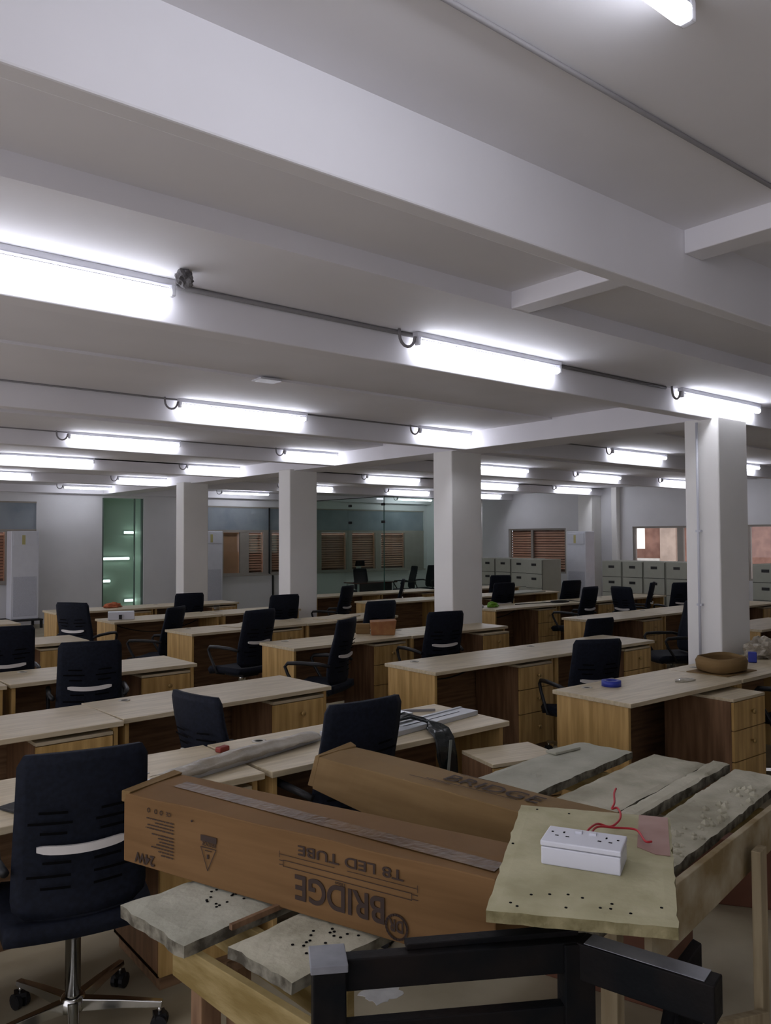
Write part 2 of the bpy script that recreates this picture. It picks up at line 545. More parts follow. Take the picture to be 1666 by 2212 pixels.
# building across the street
ob = MB()
ob.span((19.0, 4, -4), (19.4, 13.0, 7), outbrick_m)
ob.span((18.9, 11.35, -4), (19.0, 11.8, 7), mat('outside_pier', (0.40, 0.31, 0.24), 0.8, var=0.15, scale=3))
ob.span((18.9, 9.6, -4), (19.0, 10.4, 7), mat('outside_dark_strip', (0.12, 0.05, 0.045), 0.8, var=0.1))  # darker red-brown strip of the facade
for z in (-0.3, 0.85, 2.1):
    ob.span((18.85, 11.8, z), (19.0, 12.9, z + 0.3), outcream_m)
o = ob.build('neighbour_building')
wn = MB()
for z in (0.25, 1.5):
    wn.span((18.95, 12.30, z - 0.1), (18.99, 12.75, z + 0.55), outglow_m)  # white facade patches given a glow of their own
wn.build('white_patch', o)
tag(o, 'red-brown building with glowing white patches seen through the right wall window', 'building')

# ------------------------------------------------------------------ tube lights
LL = 1.2


def lamp_proto():
    r = empty('tube_light', (0, 0, 0))
    MB().box((0, 0.012, 0.048), (LL + 0.05, 0.045, 0.028), batten_m).build('batten', r, bevel=0.004)
    n = 10
    path = [(-LL / 2, 0, 0), (-LL / 2 + 0.004, 0, 0), (-LL / 2 + 0.014, 0, 0), (LL / 2 - 0.014, 0, 0), (LL / 2 - 0.004, 0, 0), (LL / 2, 0, 0)]
    gt_ = MB().tube(path, [0.009, 0.017, 0.0235, 0.0235, 0.017, 0.009], tube_m, 20)
    kb = gt_.m(batten_m)
    for i, f in enumerate(gt_.f):          # LED tubes glow downwards; the back of the tube is an opaque strip
        c_ = sum((gt_.v[j] for j in f), Vector()) / len(f)
        if c_.z > 0.011:
            gt_.mi[i] = kb
    gt_.build('glowing_tube', r)
    for s in (-1, 1):
        MB().box((s * (LL / 2 + 0.012), 0.004, 0.012), (0.022, 0.034, 0.05), batten_m).build('end_bracket', r, bevel=0.004)
    pts = []
    for k in range(9):
        a = PI + PI * k / 8
        pts.append((-LL / 2 - 0.085 + 0.055 * math.cos(a), 0.01, 0.03 + 0.06 * math.sin(a)))
    pts = [(-LL / 2 - 0.14, 0.012, 0.06)] + pts + [(-LL / 2 - 0.02, 0.01, 0.03)]
    MB().tube(pts, 0.0085, conduit_m, 8).build('cable_loop', r)
    return r


ROWS = dict(A=(0.945, 2.868), B=(3.32, 2.781), C=(6.12, 2.785), D=(8.56, 2.765), E=(11.15, 2.765), F=(13.85, 2.75), G=(16.5, 2.747))
LAMPS = [
    ('A', 1.05, 'lit tube light nearest the top edge of the photo, its right end showing'),
    ('B', 0.90, 'large lit tube light cut off by the left edge, grey mortar lump at its end'),
    ('B', 3.57, 'lit tube light on the nearest tube-lit beam, middle one of its three'),
    ('B', 6.27, 'lit tube light above the big right column on the nearest tube-lit beam'),
    ('C', 3.47, 'lit tube light left on the second tube-lit beam, cable loop at its left end'),
    ('C', 6.09, 'lit tube light on the second tube-lit beam just above the middle column'),
    ('C', 9.38, 'lit tube light on the second tube-lit beam just left of the right column'),
    ('C', 12.03, 'lit tube light mostly hidden behind the right column, only its end glowing'),
    ('D', 3.38, 'lit tube light at the left of the third tube-lit beam'),
    ('D', 6.01, 'lit tube light on the third tube-lit beam above the third column'),
    ('D', 9.36, 'lit tube light touching the right side of the middle column, topmost of three'),
    ('D', 11.87, 'lit tube light on the third tube-lit beam beyond the girder, above the filing cabinets'),
    ('D', 14.45, 'lit tube light just left of the right column, close to the right wall'),
    ('E', 3.32, 'lit tube light cut by the left edge on the fourth tube-lit beam'),
    ('E', 5.94, 'lit tube light on the fourth tube-lit beam above the leftmost column'),
    ('E', 9.34, 'lit tube light between the third and middle columns, upper of the two'),
    ('E', 12.05, 'lit tube light beside the middle column, second of three stacked in view'),
    ('E', 14.51, 'small lit tube light over the shorter cabinet row beside the wall pilaster'),
    ('F', 3.26, 'lit tube light end at the left edge, on the fifth tube-lit beam'),
    ('F', 5.93, 'lit tube light left of the leftmost column, on the fifth tube-lit beam'),
    ('F', 9.30, 'lit tube light half hidden behind the third column'),
    ('F', 12.05, 'lit tube light just above the corner of the green glass office'),
    ('F', 14.48, 'lit tube light beside the middle column, lowest of three stacked in view'),
    ('G', 5.84, 'lit tube light close above the green glass strip on the far wall'),
    ('G', 14.55, 'lit tube light inside the glass office, seen through its green front'),
    ('G', 9.34, 'lit tube light near the far wall between the leftmost and third columns'),
]
lp = lamp_proto()
for k, (row, x, lab) in enumerate(LAMPS):
    o = lp if k == 0 else copy_tree(lp)
    y, z = ROWS[row]
    o.location = (x, y, z)
    tag(o, lab, 'light', 'tube lights along the ceiling beams')
# conduits along beams
for k, (row, x0, x1, r, lab) in enumerate((('B', 1.55, 5.5, 0.012, 'grey conduit running along the nearest tube-lit beam'),
                                           ('C', -0.5, 8.7, 0.007, 'thin grey conduit along the second tube-lit beam'),
                                           ('D', -0.5, 8.7, 0.006, 'thin grey conduit along the third tube-lit beam'))):
    y, z = ROWS[row]
    zz = z + 0.062 - r
    tag(MB().tube([(x0, y + 0.047, zz), ((x0 + x1) / 2, y + 0.047, zz), (x1, y + 0.047, zz)], r, conduit_m, 8).build('conduit'), lab, 'conduit', 'conduits on the beams')
tag(MB().tube([(0.6, 1.30, 2.922), (6.0, 1.30, 2.922)], 0.007, conduit_m, 8).build('ceiling_cable'),
    'thin dark cable running straight across the slab nearest the camera', 'cable')
# mortar lump and junction plate
mb = MB()
bm = bmesh.new()
bmesh.ops.create_icosphere(bm, subdivisions=3, radius=0.05)
for v in bm.verts:
    n_ = noise.noise(v.co * 30) * 0.6 + noise.noise(v.co * 75) * 0.4
    v.co *= 1 + n_
    v.co.z *= 1.0
mb.add([v.co * 0.72 + Vector((1.50, 3.17, 2.808)) for v in bm.verts], [[v.index for v in f.verts] for f in bm.faces], mortar_m)
bm.free()
tag(mb.build('mortar_lump'), 'crumbly grey mortar lump stuck at the end of the left tube light', 'mortar')
tag(MB().span((2.93, 4.97, 2.838), (3.11, 5.10, 2.852), white_m).build('junction_plate', bevel=0.003), 'small white cover plate on the ceiling slab left of centre', 'plate')


# ------------------------------------------------------------------ desks
def desk_proto(L, D=0.575):
    r = empty('office_desk', (0, 0, 0))
    MB().span((0.003, 0, 0.722), (L - 0.003, D, 0.748), top_m).build('worktop', r, bevel=0.003)
    for x in (0.022, L - 0.022 - 0.024):
        MB().span((x, 0.03, 0), (x + 0.024, D - 0.02, 0.722), oak_m).build('end_panel', r, bevel=0.002)
    MB().span((0.046, D - 0.055, 0.10), (L - 0.046, D - 0.037, 0.722), walnut_m).build('modesty_panel', r)
    g = MB().lathe([(0.034, 0.748), (0.034, 0.752), (0.024, 0.7525), (0.022, 0.7495)], (0.22, D - 0.10, 0), mat('grommet_beige', (0.45, 0.42, 0.36), 0.4), 18)
    g.lathe([(0.02, 0.7488), (0.02, 0.7496)], (0.22, D - 0.10, 0), slot_m, 14)
    g.build('grommet', r)
    return r


DESKP = {}
DESKL = {}
DESKS = []


def desk(x0, x1, yf, ang=0.0, lab=''):
    L = round(x1 - x0, 3)
    if L not in DESKP:
        DESKP[L] = o = desk_proto(L)
    else:
        o = copy_tree(DESKP[L])
    o.location = (x0, yf, 0)
    o.rotation_euler = (0, 0, math.radians(ang))
    DESKL.setdefault(L, []).append(o.name)
    DESKS.append(o)
    tag(o, lab, 'desk', 'beige-topped office desks in rows')
    return o


def ped_proto():
    """three-drawer pedestal, front at local y=0 facing -Y"""
    W, D, H = 0.39, 0.48, 0.70
    r = empty('drawer_pedestal', (0, 0, 0))
    b = MB()
    b.span((0, 0.018, 0.055), (0.018, D, H - 0.018), walnutv_m)
    b.span((W - 0.018, 0.018, 0.055), (W, D, H - 0.018), walnutv_m)
    b.span((0.018, D - 0.015, 0.055), (W - 0.018, D, H - 0.018), walnut_m)
    b.span((0, 0.018, 0.055), (W, D, 0.07), walnut_m)
    b.build('carcass', r)
    MB().span((0, 0, H - 0.018), (W, D, H), top_m).build('top_board', r, bevel=0.002)
    MB().span((0.015, 0.03, 0), (W - 0.015, D - 0.02, 0.055), walnut_m).build('plinth', r)
    hs = [(0.062, 0.31), (0.316, 0.50), (0.506, 0.678)]
    for a, c in hs:
        d = MB().span((0.002, 0, a), (W - 0.002, 0.018, c), oak_m).build('drawer', r, bevel=0.0015)
        k = MB().lathe([(0.007, 0), (0.007, -0.012), (0.015, -0.016), (0.016, -0.024), (0.009, -0.028)], (W / 2 + 0.02, 0, (a + c) / 2 + 0.012), knob_m, 12, 'y')
        k.build('knob', d)
    return r


PED = []


def ped(x, y, lab, ang=0.0, z=0.0):
    o = copy_tree(PED[0]) if PED else ped_proto()
    PED.append(o)
    o.location = (x, y, z)
    o.rotation_euler = (0, 0, math.radians(ang))
    tag(o, lab, 'drawer unit', 'three-drawer oak pedestals under the desks')
    return o


# left block, middle block and far right block; x0, x1, front y, angle
desk(0.31, 1.73, 2.92, -1.2, 'beige-topped desk behind the nearest black chair, left half of the nearest row')
desk(1.75, 3.19, 2.88, 0, 'beige-topped desk carrying pale steel light housings and hanging black wrap')
desk(0.25, 1.65, 4.16, 1.2, 'beige-topped desk at the left edge in the second row of the left block')
desk(1.66, 3.07, 4.23, 3.0, 'beige-topped desk on the right of the second left row, chair turned sideways before it')
desk(0.05, 1.46, 5.70, 0, 'beige-topped desk barely entering the left edge in the third left row')
desk(1.478, 2.84, 5.72, 1.5, 'beige-topped desk behind the tall chair with silver grip in the left third row')
desk(1.30, 2.71, 7.75, 0, 'beige-topped desk in the fourth left row between two black chair backs')
desk(1.25, 2.66, 9.85, 0, 'sliver of a beige-topped desk under the air conditioner stand at the left')
desk(4.03, 5.275, 2.72, -1.0, 'beige-topped desk with blue tape roll and pulled-out drawer unit, near right')
desk(5.29, 6.70, 2.70, 0, 'beige-topped desk with blue block and clear film at the right edge')
desk(3.93, 5.29, 4.25, 0, 'beige-topped desk with oak end panel facing the rotated pedestal, middle block second row')
desk(5.29, 6.70, 4.25, 0, 'beige-topped desk behind the pair of overlapping black chairs, right of second row')
desk(3.85, 5.22, 5.97, 0.8, 'beige-topped desk with the orange paper bag on it')
desk(5.22, 6.60, 5.97, 0, 'beige-topped desk ending right in front of the middle column')
desk(3.66, 5.10, 7.56, 3.0, 'beige-topped desk under a loose sheet of paper, left of fourth middle row')
desk(5.10, 6.50, 7.62, 3.0, 'beige-topped desk in fourth middle row with a pale board lying at its back edge')
desk(3.50, 4.90, 9.22, 2.0, 'beige-topped desk with a small white box on it')
desk(4.93, 6.13, 9.27, 2.0, 'beige-topped desk in front of the third column with a glass jar near its joint')
desk(3.36, 4.72, 10.88, 0, 'beige-topped desk with an orange cloth, farthest row at left')
desk(4.72, 6.06, 10.90, 0, 'beige-topped desk before the leftmost column, right of the farthest left row')
desk(7.76, 9.08, 5.60, 0, 'beige-topped desk with bare oak end panel left of the right column')
desk(9.08, 10.45, 5.60, 0, 'beige-topped desk whose right end disappears behind the right column')
desk(10.5, 11.9, 5.50, 0, 'beige-topped desk glimpsed right of the right column, farther of two')
desk(8.25, 9.6, 4.0, 0, 'beige-topped desk glimpsed right of the right column, nearer of two')
desk(7.96, 9.30, 7.42, 0, 'beige-topped desk with lime green item, just right of the middle column')
desk(9.30, 10.68, 7.42, 0, 'beige-topped desk with coiled black cable end beside a sitting-height chair')
desk(10.68, 12.05, 7.42, 0, 'beige-topped desk in front of the longer filing cabinet row')
desk(7.46, 8.85, 9.30, 0, 'beige-topped desk left of the middle column behind a square chair back')
desk(8.85, 10.2, 9.22, 0, 'beige-topped desk littered with parts just right of the middle column')
desk(10.2, 11.55, 9.22, 0, 'beige-topped desk with a grey steel panel laid across it')
desk(7.50, 8.88, 10.95, 0, 'beige-topped desk before the glass office, left of the dark thin chair')
desk(8.88, 10.28, 10.95, 0, 'beige-topped desk before the glass office, meeting the middle column')
desk(10.9, 12.2, 10.70, 0, 'beige-topped desk in front of the shorter filing cabinet row')

PX = 'oak drawer unit '


def ped_in(d, lab, out=0.0):
    """pedestal at the right end under desk d, pulled out by `out`"""
    L = [k for k, v in DESKL.items() if d.name in v][0]
    p = Matrix.Rotation(d.rotation_euler.z, 3, 'Z') @ Vector((L - 0.052 - 0.39, 0.02 - out, 0)) + Vector(d.location)
    ped(p.x, p.y, lab, math.degrees(d.rotation_euler.z))


for k, lab, out in ((0, 'behind the nearest chair, its lower corner showing beside the planks', 0), (2, 'at the left edge, largest seen, in the second left row', 0), (3, 'at the right end of the second left row', 0),
                    (5, 'right of the tall chair with silver grip', 0), (6, 'peeking between two black chair backs at left', 0),
                    (8, 'pulled out from the near right desk', 0.2), (10, 'in the desk left of the overlapping chairs', 0),
                    (11, 'right of the overlapping chairs', 0), (12, 'under the desk with the orange paper bag', 0),
                    (13, 'with top showing, before the middle column', 0.08), (14, 'behind the left chair of the middle block', 0),
                    (18, 'under the desk with the orange cloth', 0), (19, 'before the leftmost column in the farthest left row', 0),
                    (20, 'in the desk just left of the right column', 0), (24, 'under the desk with the lime green item', 0),
                    (25, 'right of the chair with silver grip near the cabinets', 0), (28, 'pulled out under the littered desk', 0.2),
                    (31, 'before the glass office beside the middle column', 0), (22, 'right of the right column, under the farther desk', 0),
                    (23, 'right of the right column, under the nearer desk', 0)):
    ped_in(DESKS[k], PX + lab, out)
# loose pedestal turned between the desk and the planks
pl = ped(2.74, 2.58, 'loose oak drawer unit standing askew beyond the planks, dusty top', -14)
pl.scale = (1, 0.58, 0.95)


# ------------------------------------------------------------------ chairs
def chair_proto(exec_=False):
    r = empty('executive_chair' if exec_ else 'mesh_office_chair', (0, 0, 0))
    # back: sheet curved about vertical axis, lumbar forward
    zb, zt = 0.49, 1.03

    def prof(v):
        return -0.215 - 0.085 * v + 0.035 * math.sin(PI * min(1, v * 1.25)) * (1 - v)

    def back(u, v):
        w = 0.212 - 0.014 * v
        x = (u - 0.5) * 2
        # rounded corners
        c = 0.0
        if v > 0.93:
            c = ((v - 0.93) / 0.07) ** 2 * 0.018
        if v < 0.10:
            c = ((0.10 - v) / 0.10) ** 2 * 0.045
        xx = x * (w - c)
        return (xx, prof(v) + 0.035 * x * x, zb + (zt - zb) * v)

    s = MB().shell(back, 12, 16, -0.022, mesh_m)

    def rear(x, z, off):
        v = (z - zb) / (zt - zb)
        u = x / (0.212 - 0.014 * v)
        return Vector((x, prof(v) + 0.035 * u * u - 0.0225 - off, z))

    # silver grip strip
    g = MB()
    pts = [rear(-0.138 + 0.276 * k / 14, 0.728 - 0.012 * math.cos((k / 14 - 0.5) * PI) , 0.002) for k in range(15)]
    h = 0.0135
    vs, fs = [], []
    for i, p in enumerate(pts):
        hh = h * (0.55 if i in (0, 14) else (0.9 if i in (1, 13) else 1))
        vs += [p + Vector((0, -0.006, -hh)), p + Vector((0, -0.006, hh)), p + Vector((0, 0.004, hh)), p + Vector((0, 0.004, -hh))]
    for i in range(14):
        a, b = i * 4, (i + 1) * 4
        for k in range(4):
            fs.append((a + k, b + k, b + (k + 1) % 4, a + (k + 1) % 4))
    fs += [(3, 2, 1, 0), (56, 57, 58, 59)]
    g.add(vs, fs, stripe_m)
    gb = g.build('silver_grip', r)
    gb['label'] = 'silver grip strip'
    # slots, two columns above and below the grip
    for z, xi, xo in ((0.845, 0.05, 0.135), (0.81, 0.035, 0.165), (0.775, 0.05, 0.13), (0.675, 0.035, 0.12), (0.632, 0.035, 0.165), (0.592, 0.035, 0.125)):
        for sg in (-1, 1):
            q = [rear(sg * (xi + (xo - xi) * k / 5), z + 0.004 * k / 5, 0.0008) for k in range(6)]
            vs, fs = [], []
            for p in q:
                vs += [p + Vector((0, 0, -0.0042)), p + Vector((0, 0, 0.0042))]
            for i in range(5):
                fs.append((2 * i, 2 * i + 2, 2 * i + 3, 2 * i + 1))
            s.add(vs, fs, slot_m)
    s.build('backrest', r)
    # seat
    def seat(u, v):
        x = (u - 0.5) * 2
        y = -0.22 + 0.47 * v
        w = 0.235 - 0.03 * abs(v - 0.45) ** 2 * 4 * 0.5
        z = 0.475 - 0.02 * (v > 0.85) * ((v - 0.85) / 0.15) ** 2 * 2 + 0.012 * x * x
        return (x * w, y, z)

    MB().shell(seat, 10, 12, -0.055, mesh_m).build('seat', r)
    # under-seat mechanism
    MB().box((0, 0.0, 0.40), (0.20, 0.26, 0.035), plastic_m).build('mechanism', r, bevel=0.008)
    # arms: open loops
    for sg in (-1, 1):
        x = sg * 0.25
        path = [(sg * 0.225, -0.20, 0.655), (x, -0.12, 0.672), (x, 0.06, 0.675), (x, 0.175, 0.668), (x, 0.20, 0.64), (x, 0.175, 0.58), (x, 0.115, 0.49), (sg * 0.245, 0.085, 0.43),
                (sg * 0.16, 0.07, 0.41)]
        MB().tube(path, [0.014, 0.016, 0.017, 0.016, 0.014, 0.013, 0.014, 0.014, 0.012], plastic_m, 8).build('armrest', r)
    MB().lathe([(0.026, 0.12), (0.026, 0.33), (0.034, 0.33), (0.034, 0.385)], (0, 0, 0), chrome_m, 16).build('gas_lift', r)
    MB().lathe([(0.045, 0.085), (0.047, 0.10), (0.040, 0.128), (0.030, 0.135)], (0, 0, 0), chrome_m, 16).build('base_hub', r)
    for k in range(5):
        a = math.radians(-23 + 72 * k)
        d = Vector((math.cos(a), math.sin(a), 0))
        p = Vector((-d.y, d.x, 0))
        l = MB()
        vs = []
        for t, w, z0, z1 in ((0.03, 0.022, 0.082, 0.122), (0.17, 0.018, 0.084, 0.112), (0.305, 0.014, 0.078, 0.098)):
            c = d * t
            vs += [c + p * w + Vector((0, 0, z0)), c + p * w * 0.8 + Vector((0, 0, z1)), c - p * w * 0.8 + Vector((0, 0, z1)), c - p * w + Vector((0, 0, z0))]
        fs = [(0, 1, 2, 3), (11, 10, 9, 8)]
        for i in range(2):
            for q in range(4):
                fs.append((i * 4 + q, i * 4 + (q + 1) % 4, i * 4 + 4 + (q + 1) % 4, i * 4 + 4 + q))
        l.add(vs, fs, chrome_m)
        lo = l.build('base_leg', r, bevel=0.003)
        c = MB()
        e = d * 0.295
        for sg in (-1, 1):
            cc = e + p * (0.016 * sg) + Vector((0, 0, 0.028))
            ring = []
            # wheel as lathe about axis p
            vs, fs = [], []
            for (rr, hh) in ((0.018, -0.009), (0.028, -0.008), (0.028, 0.008), (0.018, 0.009)):
                for q in range(14):
                    an = 2 * PI * q / 14
                    vs.append(cc + p * hh + d * (rr * math.cos(an)) + Vector((0, 0, rr * math.sin(an))))
            for i in range(3):
                for q in range(14):
                    fs.append((i * 14 + q, i * 14 + (q + 1) % 14, i * 14 + 14 + (q + 1) % 14, i * 14 + 14 + q))
            fs += [tuple(range(14))[::-1], tuple(42 + q for q in range(14))]
            c.add(vs, fs, plastic_m, False)
        c.tube([e + Vector((0, 0, 0.04)), e + Vector((0, 0, 0.085))], 0.007, chrome_m, 8)
        c.box(e + Vector((0, 0, 0.05)), (0.04, 0.04, 0.016), plastic_m)
        c.build('caster', lo)
    if exec_:
        def head(u, v):
            x = (u - 0.5) * 2
            return (x * (0.145 - 0.02 * v), -0.29 + 0.03 * x * x + 0.02 * v, 1.10 + 0.13 * v)
        MB().shell(head, 8, 5, -0.045, mesh_m).build('headrest', r)
        hb = MB().box((0, -0.325, 1.065), (0.15, 0.02, 0.07), stripe_m, rot=(0.1, 0, 0)).build('headrest_bracket', r, bevel=0.006)
        hb['label'] = 'pale headrest bracket'
    return r


CH = []
CG = 'black mesh office chairs around the desks'


def chair(bx, by, face, lab, drop=0.0, spin=0.0):
    """(bx,by): top centre of the backrest; face: heading in degrees"""
    o = copy_tree(CH[0]) if CH else chair_proto()
    CH.append(o)
    t = math.radians(face)
    o.location = (bx + 0.30 * math.cos(t), by + 0.30 * math.sin(t), 0)
    o.rotation_euler = (0, 0, t - PI / 2)
    if spin:
        for ch in o.children:
            if ch.name.split('.')[0] == 'base_leg':
                ch.rotation_euler.z = math.radians(spin)
    if drop:
        for ch in o.children:
            if ch.name.split('.')[0] not in ('gas_lift', 'base_hub', 'base_leg'):
                ch.location.z -= drop
    tag(o, lab, 'chair', CG)
    return o


BC = 'black mesh chair '
chair(0.90, 2.60, 78, BC + 'largest and nearest, at the left, silver grip and chrome base showing')
chair(1.80, 3.75, 10, BC + 'turned sideways between the first and second left rows', 0.10)
chair(2.08, 2.64, 90, BC + 'behind the open end of the raised carton, before the steel housings', 0, 23)
chair(1.72, 6.72, 82, BC + 'cut by the left edge, upper left of the tall grip chair')
chair(1.88, 5.36, 74, BC + 'with wide silver grip before the third left row')
chair(2.87, 8.83, 36, BC + 'small with silver grip, standing before the green glass strip at left')
chair(4.85, 10.05, 82, BC + 'in front of the leftmost column, only its square back showing', 0.05)
chair(3.95, 8.45, 125, BC + 'seen from the side, armrest pointing left, behind fourth middle row', 0.08)
chair(3.98, 6.70, 102, BC + 'with grip and gas lift visible, left of the paper bag row')
chair(5.25, 8.30, 86, BC + 'below the third column, square back above the desk')
chair(4.10, 5.46, 120, BC + 'in profile left of the orange paper bag')
chair(5.50, 6.76, 86, BC + 'straight behind the orange paper bag')
chair(5.14, 5.38, 80, BC + 'with silver grip just in front of the middle column')
chair(6.95, 9.28, 118, BC + 'narrow profile with silver grip right of the third column')
chair(8.68, 10.1, 137, BC + 'thin edge-on back left of the middle column, before the glass office')
chair(9.05, 8.22, 80, BC + 'right of the middle column behind the lime green item')
chair(10.85, 9.97, 62, BC + 'farther of two overlapping before the shorter cabinet row')
chair(10.35, 7.98, 82, BC + 'farther of two overlapping in the middle of the right block')
chair(9.22, 6.78, 96, BC + 'nearer of two overlapping in the right block, silver grip showing')
chair(9.48, 6.56, -12, BC + 'leaning to the right before the longer cabinet row')
chair(10.8, 6.83, 116, BC + 'edge-on, thin as a blade before the filing cabinets')
chair(11.05, 6.48, 60, BC + 'wide square back touching the right column on its left')
chair(8.2, 4.67, 148, BC + 'half hidden behind the right column, two armrests and seat showing', 0.03)
chair(6.85, 4.92, 84, BC + 'farther of the overlapping pair at the second middle row', 0.14)
chair(5.0, 3.62, 66, BC + 'nearer of the overlapping pair at the second middle row', 0.08)
chair(5.74, 2.22, 90, BC + 'entering at the right edge, only its seat side in view')
ex = chair_proto(True)
ex.location = (12.70, 16.36, 0)
ex.rotation_euler = (0, 0, math.radians(172))
for ch in ex.children:
    if ch.name.split('.')[0] not in ('gas_lift', 'base_hub', 'base_leg'):
        ch.location.z -= 0.10
tag(ex, 'high-backed black chair with headrest inside the glass office', 'chair')
for x, y, a, lab in ((12.75, 14.85, 70, 'left of two dark visitor chairs behind the green glass'),
                     (13.5, 14.85, 100, 'right of two dark visitor chairs behind the green glass')):
    o = copy_tree(CH[0])
    o.location = (x, y, 0)
    o.rotation_euler = (0, 0, math.radians(a))
    tag(o, lab, 'chair', 'visitor chairs in the glass office')

# ------------------------------------------------------------------ glass office
og = empty('glass_partition', (11.58, 14.2, 0))
MB().span((-0.006, 0, 0.0), (0.006, 2.98, 2.655), officeglass_m).build('side_pane', og)
MB().span((0.008, -0.006, 0.0), (2.68, 0.006, 2.655), officeglass_m).build('front_pane', og)
e = MB().span((-0.01, -0.01, 2.648), (0.01, 2.98, 2.662), black_m)
e.span((0.0, -0.01, 2.648), (2.68, 0.01, 2.662), black_m)
e.build('head_channel', og)
e = MB().span((-0.008, -0.008, 0), (0.008, 0.008, 2.648), mat('glass_edge_green', (0.03, 0.09, 0.07), 0.2))
e.span((2.66, -0.008, 0), (2.70, 0.012, 2.648), mat('glass_edge_green', (0, 0, 0)))
e.build('edge_strip', og)
for y in (0.0, 1.25):
    for z in (2.08, 2.48):
        MB().box((0.0, y + 0.03, z), (0.05, 0.09, 0.06), black_m).build('glass_clamp', og, bevel=0.006)
tag(og, 'green tinted frameless glass partition enclosing the corner office', 'partition')
ot = empty('office_table', (12.31, 15.62, 0))
MB().box((0, 0, 0.63), (1.25, 0.55, 0.025), mat('dark_top_red_reflection', (0.09, 0.03, 0.025), 0.15)).build('table_top', ot, bevel=0.004)  # reddish reflection put into the table top colour
MB().box((0.0, -0.2, 0.42), (1.0, 0.02, 0.40), black_m).build('front_panel', ot)
for sx in (-1, 1):
    for sy in (-1, 1):
        MB().box((sx * 0.55, sy * 0.22, 0.309), (0.035, 0.035, 0.618), steel_m).build('leg', ot)
tag(ot, 'low dark table in front of the high-backed chair in the glass office', 'table')


# ------------------------------------------------------------------ filing cabinets
def cab_proto():
    W, D, H = 0.455, 0.62, 1.245
    r = empty('filing_cabinet', (0, 0, 0))      # front faces -X, width along Y
    b = MB().span((0.02, -W / 2, 0), (D, W / 2, H), cabinet_m)
    b.build('body', r, bevel=0.004)
    MB().span((0.012, -W / 2 + 0.01, 0.03), (0.02, W / 2 - 0.01, H - 0.02), cab_gap_m).build('drawer_recess', r)
    for k in range(4):
        z0 = 0.05 + k * 0.298
        d = MB().span((0, -W / 2 + 0.014, z0), (0.015, W / 2 - 0.014, z0 + 0.288), cabinet_m).build('drawer', r, bevel=0.003)
        h = MB().span((-0.006, -0.065, z0 + 0.165), (0.0, 0.065, z0 + 0.215), handle_m)
        h.span((-0.014, -0.055, z0 + 0.20), (-0.004, 0.055, z0 + 0.212), handle_m)
        h.build('handle', d, bevel=0.002)
    return r


CB = []
FG = 'grey-green four-drawer filing cabinets'
cabs = [(13.5, 12.83, 'first filing cabinet from the left in the shorter row, against the middle column'),
        (13.5, 12.36, 'second filing cabinet from the left in the shorter row'),
        (13.5, 11.89, 'third filing cabinet from the left in the shorter row'),
        (13.28, 11.28, 'filing cabinet at the right end of the shorter row, its side showing')]
ordn = ['first', 'second', 'third', 'fourth', 'fifth']
for k in range(5):
    cabs.append((13.4, 9.43 - k * 0.465, ordn[k] + ' filing cabinet from the left in the row left of the right column'))
cabs.append((13.4, 6.42, 'filing cabinet right of the right column at the picture edge'))
for k, (x, y, lab) in enumerate(cabs):
    o = copy_tree(CB[0]) if CB else cab_proto()
    CB.append(o)
    o.location = (x, y, 0)
    tag(o, 'grey-green ' + lab, 'cabinet', FG)


# ------------------------------------------------------------------ air conditioners
def ac_proto():
    r = empty('floor_air_conditioner', (0, 0, 0))   # faces -Y, width along X
    MB().span((-0.255, 0.0, 0), (0.255, 0.32, 1.70), ac_m).build('body', r, bevel=0.012)
    MB().span((-0.215, -0.006, 0.06), (0.215, 0.0, 0.82), grille_m).build('intake_grille', r, bevel=0.004)
    MB().span((-0.215, -0.008, 1.42), (0.215, 0.0, 1.66), ac_m).build('outlet_louvre', r, bevel=0.004)
    s = MB().span((-0.06, -0.0095, 1.44), (0.0, -0.008, 1.62), yellow_m).build('sticker', r)
    s['label'] = 'yellow energy sticker'
    return r


a0 = ac_proto()
a0.location = (4.53, 16.55, 0.175)
tag(a0, 'tall white floor-standing air conditioner on a low black stand at left', 'air conditioner', 'tall white air conditioners')
a1 = copy_tree(a0)
a1.location = (8.65, 16.8, 0.19)
tag(a1, 'tall white floor-standing air conditioner right of the leftmost column', 'air conditioner', 'tall white air conditioners')
a2 = copy_tree(a0)
a2.location = (14.55, 11.15, 0.14)
a2.rotation_euler = (0, 0, -PI / 2)
tag(a2, 'tall white floor-standing air conditioner between the two cabinet rows', 'air conditioner', 'tall white air conditioners')
st = empty('low_stand', (4.43, 16.7, 0))
MB().box((0, 0, 0.16), (0.80, 0.62, 0.03), black_m).build('stand_top', st, bevel=0.004)
for sx in (-1, 1):
    for sy in (-1, 1):
        MB().box((sx * 0.37, sy * 0.28, 0.072), (0.045, 0.045, 0.145), black_m).build('leg', st)
tag(st, 'low black metal stand under the left air conditioner', 'stand')
for x, y, rz, lab in ((8.65, 16.96, 0, 'low block under the air conditioner right of the leftmost column'), (14.71, 11.15, 1, 'low block under the air conditioner between the cabinet rows')):
    s_ = (0.5, 0.34) if not rz else (0.34, 0.5)
    hgt = 0.19 if not rz else 0.14
    tag(MB().box((x, y, hgt / 2), (s_[0], s_[1], hgt), black_m).build('plinth_block', bevel=0.005), lab, 'stand')

